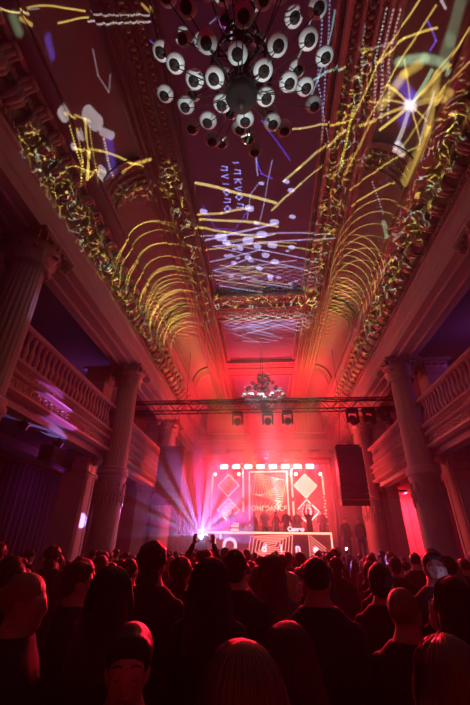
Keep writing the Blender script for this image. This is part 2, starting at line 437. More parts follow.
# ------------------------------------------------------------------ gallery balconies
bal_me = MB().lathe([(.075,0),(.075,.05),(.045,.08),(.05,.14),(.085,.26),(.08,.36),(.045,.5),(.035,.6),(.05,.66),(.065,.7),(.065,.78),(.075,.8),(.075,.84)], 10).mesh('baluster', M_mould)
fr = MB()
fr_me = None
BAYS = [(-1.1, 6.6), (6.6, 14.3), (14.3, 22.0), (22.0, 29.6)]
BL = {(-1,1): 'red lit stone balcony on the left between the near and middle columns',
      (-1,2): 'stone balcony on the left beyond the middle column, nearest the stage',
      (1,1): 'red lit stone balcony on the right cropped by the picture edge',
      (1,2): 'stone balcony on the right between the middle and far columns',
      (-1,0): 'stone balcony on the left nearest the camera', (1,0): 'stone balcony on the right nearest the camera'}
for sx in (-1, 1):
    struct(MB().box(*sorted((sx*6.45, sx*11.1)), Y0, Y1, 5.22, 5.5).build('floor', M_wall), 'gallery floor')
    struct(MB().box(*sorted((sx*6.5, sx*6.95)), Y0, Y1, 4.98, 5.22).box(*sorted((sx*8.9, sx*9.2)), Y0, Y1, 5.02, 5.22).build('trim_%d' % idx, M_plaster), 'plain beam under the gallery edge'); idx += 1
    for bi, (ya, yb) in enumerate(BAYS):
        if bi == 3 or (bi == 0): continue
        L = yb-ya; c = empty('balcony', (sx*6.3, (ya+yb)/2, 5.18), BL[(sx, bi)], 'balcony', 'gallery balconies')
        h = L/2-.02
        def ex(pr, name, m=M_mould):
            return MB().extrude_y(pr, -h, h, sx=sx).build(name, m, c)
        # local x outward (away from the nave) positive
        ex([(-.10,1.80),(-.14,1.84),(-.14,1.90),(-.08,1.94),(.12,1.94),(.18,1.90),(.18,1.84),(.13,1.78),(-.05,1.78)], 'handrail')
        ex([(-.06,.88),(.16,.88),(.16,.96),(-.06,.96)], 'plinth')
        ex([(-.16,.80),(-.20,.85),(-.14,.90),(.18,.90),(.18,.76),(-.05,.76),(-.08,.78)], 'middle_moulding')
        u = ex([(.0,.58),(.15,.58),(.15,.78),(.0,.78)], 'upper_frieze', M_orn)
        ex([(-.13,.50),(-.17,.54),(-.12,.59),(.15,.59),(.15,.47),(-.02,.47)], 'string_moulding')
        lf = ex([(.02,.16),(.15,.16),(.15,.48),(.02,.48)], 'scroll_frieze', M_orn)
        ex([(-.14,.06),(-.16,.12),(-.08,.17),(.15,.17),(.15,0),(-.02,0)], 'base_moulding')
        o = MB(); n = int(L/.2)
        for i in range(n):
            y = -h+(i+.5)*2*h/n; o.ell((-.0*sx, y, .68), .035, .055, .075, 6, 4); o.ell((-.0, y+h/n, .68), .03, .025, .05, 5, 4)
        o.build('leaf_row', M_orn, u)
        o = MB(); n = int(L/.32)
        rx = Matrix.Rotation(pi/2, 4, 'Y')
        for i in range(n):
            y = -h+(i+.5)*2*h/n
            o.torus((.01*sx, y, .32), .10, .022, rx, 12, 5); o.ell((.0, y, .32), .03, .045, .045, 6, 4)
            yy = y+h/n
            o.path([(.01*sx, yy-.05, .43), (-.02*sx, yy, .36), (.0, yy+.02, .30), (.01*sx, yy+.06, .22)], .022, 5)
        o.build('scroll_relief', M_orn, lf)
        nb = 24
        for i in range(nb):
            y = -h+.62+(i+.5)*(2*h-1.24)/nb
            inst('baluster', bal_me, c, (sx*.04, y, .955))

# ------------------------------------------------------------------ end wall above the stage
e = MB()
e.box(-5.4, 5.4, 29.2, 29.7, 9.0, 9.5); e.box(-5.4, 5.4, 29.0, 29.7, 9.5, 9.7); e.box(-5.4, 5.4, 29.3, 29.7, 10.4, 10.6)
for x in (-4.9, -3.4, -1.2, 1.2, 3.4, 4.9): e.box(x-.3, x+.3, 29.3, 29.7, 0, 9.0)
struct(e.build('trim_%d' % idx, M_plaster), 'moulded end wall above the stage'); idx += 1
o = MB()
for i in range(60): o.ell((-5.3+i*.18, 29.15, 9.75), .07, .1, .09, 6, 4)
for i in range(34): o.torus((-5.1+i*.31, 29.25, 9.25), .1, .03, Matrix.Rotation(pi/2, 4, 'X'), 10, 5)
struct(o.build('trim_%d' % idx, M_orn), 'relief frieze over the stage'); idx += 1
# hooded opening with a raised valance behind the truss
v = MB()
for i in range(44):
    x = -4.2+i*.2
    v.lathe([(.12, 9.6), (.10, 10.2), (.11, 11.2), (.10, 11.9)], 8, Matrix.Translation((x, 22.9, 0)))
o = v.build('valance', M_drape); tag(o, 'pleated red drape hanging high behind the far ceiling rib', 'drape')
o.location.y = 3.5

# red lit recess at the end of the right aisle
al = MB(); al.box(7.9, 8.05, 23.6, 26.4, 0, 5.2).box(10.2, 10.35, 23.6, 26.4, 0, 5.2).box(7.9, 10.35, 26.4, 26.5, 0, 5.2)
al.box(9.5,9.58,26.3,26.4,0,4.9).box(8.3,8.38,26.3,26.4,0,4.9)
struct(al.build('wall_recess', M_plaster), 'red lit recess at the end of the right aisle')
wl = MB().box(7.65, 8.0, 23.3, 23.6, 0, 5.2).box(10.25, 11.1, 23.3, 23.6, 0, 5.2)
struct(wl.build('trim_%d' % idx, M_wall), 'dark wall either side of the red recess'); idx += 1
light('recess_lamp', 'AREA', (9.1, 24.6, 5.1), 1400, (1, .02, .05), (9.1, 25.4, 0), 1.8, sy=.5)
fx = MB().box(8.2, 10.0, 24.32, 24.9, 5.12, 5.2).build('batten_light', M_black); tag(fx, 'black ceiling fitting lighting the red recess', 'light')
# left aisle end wall
struct(MB().box(-11.1, -7.6, 23.3, 23.6, 0, 5.2).build('trim_%d' % idx, M_wall), 'dark wall at the end of the left aisle'); idx += 1

# ------------------------------------------------------------------ curtains in the left aisle
cu = MB(); n = 220; vs = []; fs = []
for i in range(n+1):
    y = 9.5+i*10.0/n; x = -9.6+.09*sin(i*.85)+.03*sin(i*2.1)
    vs += [(x, y, 0.02), (x+.02, y, 2.4), (x, y, 4.75)]
for i in range(n):
    for j in range(2): fs.append((i*3+j, (i+1)*3+j, (i+1)*3+j+1, i*3+j+1))
cu.add(vs, fs, True); ob = cu.build('curtain', M_curtain)
md = ob.modifiers.new('solid', 'SOLIDIFY'); md.thickness = .02
tag(ob, 'dark pleated curtain hanging under the left gallery', 'curtain')
MB().tube((-9.6, 9.3, 4.8), (-9.6, 19.7, 4.8), .03).build('curtain_rail', M_black, ob)
hs = empty('hanging_speaker', (-7.4, 12.45, 4.55), 'black speaker box hung under the left gallery', 'speaker', rz=rad(8))
MB().box(-.22, .22, -1.0, 1.0, -.2, .3).build('cabinet', M_blackbox, hs)
MB().box(.22, .24, -.95, .95, -.17, .27).build('grille', M_grille, hs)
MB().tube((0, -.6, .3), (0, -.6, .68), .02).build('bracket', M_black, hs)

def par_light(loc, aim, lab, grp, lens, s=1.0):
    c = empty('par_light', loc, lab, 'stage light', grp)
    q = (Vector(aim)-Vector(loc)).to_track_quat('-Z', 'Y').to_euler()
    b = MB().lathe([(.11*s, -.16*s), (.12*s, -.1*s), (.12*s, .05*s), (.07*s, .16*s), (.03*s, .18*s)], 14).build('housing', M_black, c); b.rotation_euler = q
    l = MB().lathe([(.10*s, -.165*s), (.10*s, -.16*s)], 14).build('lens', lens, c); l.rotation_euler = q
    y = MB().torus((0, 0, 0), .15*s, .012, Matrix.Rotation(pi/2, 4, 'X'), 12, 5, 0, pi).tube((0, 0, .15*s), (0, 0, .25*s), .02)
    y.build('yoke', M_black, c); return c
M_maglens = mat('magenta_lens', (.5, .1, .3), .3, emit=(.8, .05, .4), estr=1.0)
par_light((-6.55, 9.0, 4.74), (0, 14, 1.8), 'small stage light clamped under the left balcony, nearer one', 'lights clamped under the left balcony', M_maglens, .85)
par_light((-6.55, 10.9, 4.74), (0, 15, 1.8), 'small stage light clamped under the left balcony, farther one', 'lights clamped under the left balcony', M_maglens, .85)

# ------------------------------------------------------------------ smoke hanging over the stage
hz = MB().box(-5.2, 5.4, 18.4, 23.4, 1.55, 9.4).build('stage_smoke', M_black); tag(hz, 'thick red lit smoke hanging over the stage', 'smoke', kind='stuff')
hm = bpy.data.materials.new('smoke'); hm.use_nodes = True; ht = hm.node_tree; ht.nodes.clear()
ho = ht.nodes.new('ShaderNodeOutputMaterial'); hv = ht.nodes.new('ShaderNodeVolumeScatter'); hv.inputs['Density'].default_value = .12; hv.inputs['Anisotropy'].default_value = .2
ht.links.new(hv.outputs[0], ho.inputs['Volume']); hz.data.materials.clear(); hz.data.materials.append(hm)

hz2 = MB().box(-5.25, -.4, 12.0, 18.35, 1.5, 7.6).build('beam_smoke', M_black); tag(hz2, 'thin smoke drifting left of the stage, cut by the fan of beams', 'smoke', kind='stuff')
hm2 = hm.copy(); hz2.data.materials.clear(); hz2.data.materials.append(hm2)
ht = hm2.node_tree; q_ = [q for q in ht.nodes if q.bl_idname == 'ShaderNodeVolumeScatter'][0]
tc_ = ht.nodes.new('ShaderNodeTexCoord'); sp_ = ht.nodes.new('ShaderNodeSeparateXYZ'); ht.links.new(tc_.outputs['Generated'], sp_.inputs[0]); fd = None
for ax_, k1 in ((0, 3.0), (1, 2.6), (2, 4.5)):
    ed = ht.nodes.new('ShaderNodeMath'); ed.operation = 'MULTIPLY'; ed.use_clamp = True; ed.inputs[1].default_value = k1; ht.links.new(sp_.outputs[ax_], ed.inputs[0])
    o_ = ed.outputs[0]
    if ax_ == 2:
        e2_ = ht.nodes.new('ShaderNodeMath'); e2_.operation = 'MULTIPLY_ADD'; e2_.use_clamp = True; e2_.inputs[1].default_value = -2.2; e2_.inputs[2].default_value = 2.2; ht.links.new(sp_.outputs[2], e2_.inputs[0])
        m2_ = ht.nodes.new('ShaderNodeMath'); m2_.operation = 'MULTIPLY'; ht.links.new(o_, m2_.inputs[0]); ht.links.new(e2_.outputs[0], m2_.inputs[1]); o_ = m2_.outputs[0]
    if fd is None: fd = o_
    else:
        m2_ = ht.nodes.new('ShaderNodeMath'); m2_.operation = 'MULTIPLY'; ht.links.new(fd, m2_.inputs[0]); ht.links.new(o_, m2_.inputs[1]); fd = m2_.outputs[0]
m2_ = ht.nodes.new('ShaderNodeMath'); m2_.operation = 'MULTIPLY'; m2_.inputs[1].default_value = .15; ht.links.new(fd, m2_.inputs[0]); ht.links.new(m2_.outputs[0], q_.inputs['Density'])
# ------------------------------------------------------------------ front truss
tr = empty('lighting_truss', (0, 17.5, 8.1), 'long dark lighting truss slung across the hall before the stage', 'truss')
ch = MB(); lz = MB()
for dy in (-.25, .25):
    for dz in (0, .55): ch.tube((-7, dy, dz), (7, dy, dz), .035, 8)
for i in range(28):
    x = -7+i*.5; a, b_ = (0, .55) if i % 2 else (.55, 0)
    for dy in (-.25, .25): lz.tube((x, dy, a), (x+.5, dy, b_), .018, 6)
    d1, d2 = (-.25, .25) if i % 2 else (.25, -.25)
    for dz in (0, .55): lz.tube((x, d1, dz), (x+.5, d2, dz), .018, 6)
ch.build('chord', M_steel, tr); lz.build('lacing', M_steel, tr)
cb = MB()
for k in range(5):
    cb.path([(-7+i*.7, .05*k-.1, .6+.04*sin(i*1.7+k)-(.12*abs(sin(i*.5+k)))) for i in range(21)], .015, 5)
cb.build('cable', M_black, tr)
for x in (-4, 0, 4): MB().tube((x, 0, .55), (x, 0, 4.2 if x == 0 else 3.6), .012, 6).build('sling', M_black, tr)
def moving_head(loc, lab, grp, tilt=20, lens=None, hang=True, s=1.0, pan=0):
    c = empty('moving_head_light', loc, lab, 'stage light', grp, rz=rad(pan))
    sg = 1 if hang else -1
    MB().box(-.16*s, .16*s, -.12*s, .12*s, sg*0, sg*-.1*s).build('base_box', M_black, c)
    y = MB()
    y.box(-.175*s, .175*s, -.05*s, .05*s, min(sg*-.1*s, sg*-.13*s), max(sg*-.1*s, sg*-.13*s))
    for q in (-1, 1): y.box(q*.15*s-.025*s, q*.15*s+.025*s, -.05*s, .05*s, sg*-.1*s, sg*-.42*s)
    y.build('yoke', M_black, c)
    h = MB().lathe([(.07*s, -.2*s), (.11*s, -.12*s), (.12*s, .1*s), (.10*s, .16*s), (.10*s, .18*s)], 14).build('head', M_black, c)
    h.location = (0, 0, sg*-.34*s); h.rotation_euler = (rad(90+tilt), 0, 0)
    l = MB().lathe([(.09*s, .181*s), (.09*s, .19*s)], 14).build('lens', lens or M_grille, h)
    return c
for i, x in enumerate((-1.25, .3, 1.3)):
    moving_head((x, 17.5, 8.06), ['moving head light hanging left of centre on the front truss', 'moving head light hanging under the truss near the distant chandelier', 'moving head light hanging right of centre on the front truss'][i], 'moving heads under the front truss', 10, s=1.6)
for i, x in enumerate((4.5, 5.3, 6.1)):
    moving_head((x, 17.3, 8.06+.0*i), '%s moving head of the three on the right end of the front truss' % ('innermost', 'middle', 'outermost')[i], 'moving heads at the right end of the truss', 35, s=1.7, pan=20*i)

# ------------------------------------------------------------------ line arrays either side
cabm = MB().box(-.65, .65, -.35, .35, -.125, .125).mesh('speaker_cabinet', M_blackbox)
grm = MB().box(-.62, .62, -.375, -.35, -.11, .11).mesh('speaker_grille', M_grille)
for x, sx, lab in ((-4.75, -1, 'hanging black speaker array left of the stage, caught by blue beams'), (4.32, 1, 'hanging black speaker array right of the stage')):
    c = empty('speaker_array', (x, 18.6, 3.7), lab, 'speaker array', 'speaker arrays flanking the stage')
    for i in range(10):
        b_ = inst('cabinet', cabm, c, (0, .10*((i-5)/5)**2*1.2, .14+i*.268), (rad(1.5*(5-i)), 0, 0))
        g_ = inst('grille', grm, b_)
    MB().box(-.6, .6, -.2, .3, 2.78, 2.86).tube((-.4, 0, 2.8), (-sx*.3, -.9, 4.7), .012).tube((.4, 0, 2.8), (-sx*.3, -.9, 4.7), .012).build('rigging_frame', M_black, c)
# side masking drapes beside the stage
for sx in (-1, 1):
    dm = MB(); vs = []; fs = []
    for i in range(41):
        x = sx*(4.0+i*.026); y = 22.2+.06*sin(i*1.3); vs += [(x, y, 1.51), (x, y, 7.2)]
    for i in range(40): fs.append((2*i, 2*i+2, 2*i+3, 2*i+1))
    dm.add(vs, fs, True); ob = dm.build('side_drape', M_drape); ob.modifiers.new('s', 'SOLIDIFY').thickness = .02
    tag(ob, 'tall narrow drape on the %s edge of the stage' % ('left' if sx < 0 else 'right'), 'drape')

# ------------------------------------------------------------------ stage
st = MB().box(-5.05, 5.1, 18.9, 29.0, 0, 1.5)
rs = MB().box(-3.6+SCX, 3.6+SCX, 20.62, 23.5, 1.5, 1.98).build('stage_riser', M_deck); tag(rs, 'black riser the performers stand on behind the booth', 'riser')
tag(st.build('stage_platform', M_deck), 'raised black stage platform behind the crowd', 'stage')
bd = MB(); vs = []; fs = []
for i in range(121):
    x = -5.0+i*.083; y = 23.6+.05*sin(i*1.1); vs += [(x, y, 1.5), (x, y, 7.4)]
for i in range(120): fs.append((2*i, 2*i+2, 2*i+3, 2*i+1))
bd.add(vs, fs, True); ob = bd.build('backdrop', M_drape); ob.modifiers.new('s', 'SOLIDIFY').thickness = .02
tag(ob, 'wide red lit drape closing the back of the stage', 'drape')

# booth
bt = empty('dj_booth', (SCX, 19.95, 1.5), 'wide booth with glowing letters and a lit edge at the stage front', 'booth')
hw = 3.13
MB().box(-hw, hw, 0, .05, 0, 1.06).box(-hw, -hw+.05, 0, .6, 0, 1.06).box(hw-.05, hw, 0, .6, 0, 1.06).build('front_panel', M_boothskin, bt)
MB().box(-hw, hw, -.02, .62, 1.06, 1.1).build('table_top', M_black, bt)
MB().box(-hw, hw, -.06, -.02, 1.02, 1.10).box(hw-.06, hw, -.05, -.01, 0, 1.05).build('led_edge', M_warmled, bt)
hp = MB()
for k in range(6):      # nested tapered frames
    s_ = 1-k*.16; x0, x1 = -1.05*s_+.05, .95*s_+.25; z0, z1 = .55-.5*s_, .55+.42*s_
    P_ = [(x0, z0), (x1-.1, z0+.05), (x1, z1), (x0+.12, z1-.08)]
    for q in range(4):
        a, b_ = P_[q], P_[(q+1) % 4]; hp.tube((a[0], -.02, a[1]), (b_[0], -.02, b_[1]), .017, 5)
hp.build('frame_pattern', M_line, bt)
hq = MB()
for k in range(7):
    x0 = 2.05; z = .95-k*.13
    hq.tube((x0, -.02, z), (x0+.75, -.02, z-.55 if z-.55 > .02 else .02), .014, 5)
hq.tube((x0-.05, -.02, .98), (x0-.05, -.02, .05), .014, 5); hq.build('hatch_pattern', M_line, bt)
def text(body, loc, size, m, parent, name, ext=.01, rot=(pi/2, 0, 0), bold=0.0):
    cu_ = bpy.data.curves.new(name, 'FONT'); cu_.body = body; cu_.size = size; cu_.extrude = ext; cu_.offset = bold
    cu_.align_x = 'CENTER'; cu_.align_y = 'CENTER'
    o_ = bpy.data.objects.new(name, cu_); dg = bpy.context.evaluated_depsgraph_get()
    me = bpy.data.meshes.new_from_object(o_)
    bpy.data.objects.remove(o_); me.materials.clear(); me.materials.append(m)
    r_ = bpy.data.objects.new(name, me); COL.objects.link(r_); r_.parent = parent; r_.location = loc; r_.rotation_euler = rot; return r_
for ch_, x, z, s_ in (('l', -2.68, .52, .6), ("'", -2.40, .66, .7), ('O', -1.92, .45, .92), ('d', -.22, .38, .5), ('i', .62, .38, .5), ('n', 1.43, .40, .5), ('e', 2.28, .38, .5)):
    text(ch_, (x, -.035, z), s_, M_letter, bt, 'letter', bold=.012)
cr = empty('dj_console', (1.55, 20.3, 2.6), 'dj console with a glowing white script sign on the booth', 'console')
MB().box(-.5, .5, -.2, .25, 0, .12).build('deck', M_black, cr)
text('Cameo', (0, -.22, .14), .28, M_letter, cr, 'sign_letters', bold=.012)
cr2 = empty('mixer', (-1.55, 20.35, 2.6), 'small mixer with lit rack lights on the left of the booth', 'mixer')
MB().box(-.25, .25, -.2, .2, 0, .42).build('case', M_black, cr2)
MB().box(-.2, .2, -.22, -.2, .06, .14).box(-.2, .2, -.22, -.2, .22, .30).box(-.1, .2, -.22, -.2, .34, .40).build('light_strip', M_warmled, cr2)

# centre LED panel
lp = empty('led_screen', (SCX+.1, 22.4, 3.0), 'tall centre screen showing nested tilted line patterns', 'screen')
MB().box(-1.1, 1.1, 0, .08, 0, 2.97).build('panel', M_ledpanel, lp)
f_ = MB()
for a, b_ in (((-1.13, 0), (-1.13, 2.97)), ((1.13, 0), (1.13, 2.97)), ((-1.13, 2.97), (1.13, 2.97))): f_.tube((a[0], -.03, a[1]), (b_[0], -.03, b_[1]), .035, 6)
f_.build('led_frame', M_warmled, lp)
for q in (-1.05, 1.05): MB().tube((q, .04, -1.02), (q, .04, .1), .04).build('leg', M_black, lp)
ln = MB()
for k in range(9):
    s_ = 1-k*.11; a0 = rad(-14+k*5)
    P_ = [(q[0]*1.0*s_, q[1]*.62*s_) for q in ((-1, -1), (1, -1), (1, 1), (-1, 1))]
    P_ = [(.03*k+p[0]*cos(a0)*.95-p[1]*sin(a0)*.95, 2.1+p[0]*sin(a0)+p[1]*cos(a0)) for p in P_]
    for q in range(4):
        a, b_ = P_[q], P_[(q+1) % 4]
        ln.tube((max(-1.08, min(1.08, a[0])), -.02, min(2.9, a[1])), (max(-1.08, min(1.08, b_[0])), -.02, min(2.9, b_[1])), .013, 5)
for k in range(8): ln.tube((-1.05+k*.1, -.02, .25), (-.95+k*.27, -.02, 1.35), .011, 5)
ln.build('line_pattern', M_line, lp)
text('ONEDANCE', (0, -.02, .92), .38, M_warmled, lp, 'screen_letters')

def diamond(x, z, s_, lab, filled=False):
    c = empty('led_diamond', (x, 22.2, z), lab, 'led panel', 'diamond panels behind the booth')
    b = MB(); b.add([(0, 0, -s_*.98), (s_, 0, 0), (0, 0, s_*.98), (-s_, 0, 0), (0, .06, -s_*.98), (s_, .06, 0), (0, .06, s_*.98), (-s_, .06, 0)],
        [(0,1,2,3),(7,6,5,4),(0,4,5,1),(1,5,6,2),(2,6,7,3),(3,7,4,0)]); b.build('panel', M_filled if filled else M_ledpanel, c)
    e = MB(); Q = [(0, -s_*.98), (s_, 0), (0, s_*.98), (-s_, 0)]
    for q in range(4):
        a, d = Q[q], Q[(q+1) % 4]; e.tube((a[0], -.03, a[1]), (d[0], -.03, d[1]), .032, 6)
    e.build('led_frame', M_warmled, c)
    MB().tube((0, .1, -(z-1.98) if z < 4 else -s_-.35), (0, .1, s_*.6), .03).build('mount_pole', M_black, c)
    if not filled:
        w = MB(); random.seed(int(x*10+z*100))
        for k in range(5):
            zz = -s_*.5+k*s_*.25; L = (s_*.9-abs(zz)*.9)
            w.path([(-L*.75+i*L*1.5/14, -.03, zz+.05*sin(i*1.9+k)+.03*random.uniform(-1, 1)) for i in range(15)], .018, 5)
        w.build('script_pattern', M_line, c)
diamond(-2.12, 5.15, .63, 'upper left diamond panel with glowing script behind the booth')
diamond(2.42, 5.13, .67, 'upper right diamond panel filled with bright light', True)
diamond(-2.10, 3.82, .63, 'lower left diamond panel behind the performers')
diamond(2.42, 3.74, .65, 'lower right diamond panel behind the raised arms')
# LED battens
for i, (x, z0, z1, lab) in enumerate(((-3.05, 3.6, 5.75, 'far left'), (-1.22, 3.0, 5.95, 'left of the screen'), (1.62, 3.0, 5.95, 'right of the screen'), (3.4, 3.2, 5.75, 'far right'))):
    c = empty('led_batten', (x, 21.9, z0), 'upright glowing light batten, %s' % lab, 'light batten', 'upright battens on the stage')
    MB().box(-.06, .06, 0, .08, 1.5-z0 if i in (1, 2) else 1.98-z0, z1-z0).build('housing', M_black, c)
    L = z1-z0
    if i in (1, 2):
        MB().box(-.045, .045, -.02, 0, 0, L*.42).box(-.045, .045, -.02, 0, L*.5, L).build('glowing_tube', M_warmled, c)
    else:
        g = MB().box(-.04, .04, -.02, 0, L*.55, L)
        for k in range(9): g.ell((random.uniform(-.04, .04), -.02, L*.5-k*.17), .04, .03, .04, 6, 5)
        g.build('glowing_tube', M_warmled, c)
# stage truss with blinders and heads
t2 = empty('stage_truss', (SCX, 21.1, 6.2), 'truss above the booth carrying a row of bright lamps', 'truss')
c2 = MB()
for dy in (0, .3):
    for dz in (0, .3): c2.tube((-3.8, dy, dz), (3.8, dy, dz), .025, 6)
for i in range(25):
    x = -3.75+i*.3; c2.tube((x, 0, 0 if i % 2 else .3), (x+.3, 0, .3 if i % 2 else 0), .013, 5)
for x in (-3.7, 3.7): c2.tube((x, .15, -4.7), (x, .15, .3), .06, 8)
c2.build('chord', M_steel, t2)
bx_me = MB().box(-.23, .23, 0, .18, -.16, .12).mesh('blinder_box', M_black)
bl_me = MB().box(-.20, .20, -.02, 0, -.12, .10).mesh('blinder_lens', M_blind)
for i in range(8):
    x = SCX-2.42+i*.70
    c = empty('blinder_light', (x, 20.95, 6.0), 'bright rectangular blinder, %s of the eight above the booth' % ('leftmost', 'second from left', 'third from left', 'fourth from left', 'fourth from right', 'third from right', 'second from right', 'rightmost')[i], 'stage light', 'row of eight blinders above the booth')
    inst('housing', bx_me, c); inst('lens', bl_me, c)
for i, (x, z) in enumerate(((-2.75, 5.5), (-1.4, 5.5), (1.8, 5.5), (3.15, 5.5))):
    c = moving_head((x, 20.95, z+.34), 'glaring moving head lamp beside the %s' % ['upper left diamond, its left side', 'upper left diamond, its right side', 'upper right diamond, its left side', 'upper right diamond, its right side'][i],
        'glaring lamps under the stage truss', 0, M_head, s=.9)
    hd = [k for k in kids(c) if k.name.startswith('head')][0]; hd.rotation_euler = (rad(88), 0, 0)
    MB().tube((0, 0, 0), (0, 0, .4), .02).build('clamp', M_black, c)
# blue-white beam fixture at the stage's left corner, fan gobo
BX = Vector((-2.95, 18.3, 2.25))
c = moving_head((BX.x, BX.y+.15, 1.93), 'moving head at the stage left corner throwing the blue white beam fan', None, 0, M_beamlens, hang=False, s=1.1)
stn = MB().box(-.3, .3, -.25, .25, 0, 1.92-0).build('light_plinth', M_black); stn.location = (BX.x, BX.y+.1, 0)
tag(stn, 'black plinth carrying the beam light before the stage', 'plinth')
SRC = BX+Vector((.0, -.42, .12))
for k in range(17):
    th = rad(-5+k*11.6); cx_, sz_ = cos(th), sin(th)
    r_ = .86 if cx_ < 0 else .55
    d_ = Vector((.10+cx_*r_*(1 if k % 2 else .9), 0, sz_*.43-.02)); d_.y = -sqrt(max(.1, 1-d_.x**2-d_.z**2))
    light('beam_fan_lamp', 'SPOT', SRC, (10000 if cx_ < -.8 else (9000 if cx_ < -.2 else 18000)), ((.30, .24, 1.0), (.42, .36, 1.0), (.60, .14, .9))[k % 3], SRC+d_, .02, 6.0, .4)
light('beam_glow_lamp', 'POINT', SRC+Vector((0, -.1, 0)), 60, (.5, .5, 1.0), size=.04)
def NN(nt, typ, op, *ins, clamp=False):
    n_ = nt.nodes.new(typ); n_.operation = op
    if clamp: n_.use_clamp = True
    for i, a in enumerate(ins):
        if a is None: continue
        if hasattr(a, 'is_linked'): nt.links.new(a, n_.inputs[i])
        else: n_.inputs[i].default_value = a
    return n_
def VM(nt, op, *ins): return NN(nt, 'ShaderNodeVectorMath', op, *ins)
def MA(nt, op, *ins, clamp=False): return NN(nt, 'ShaderNodeMath', op, *ins, clamp=clamp).outputs[0]

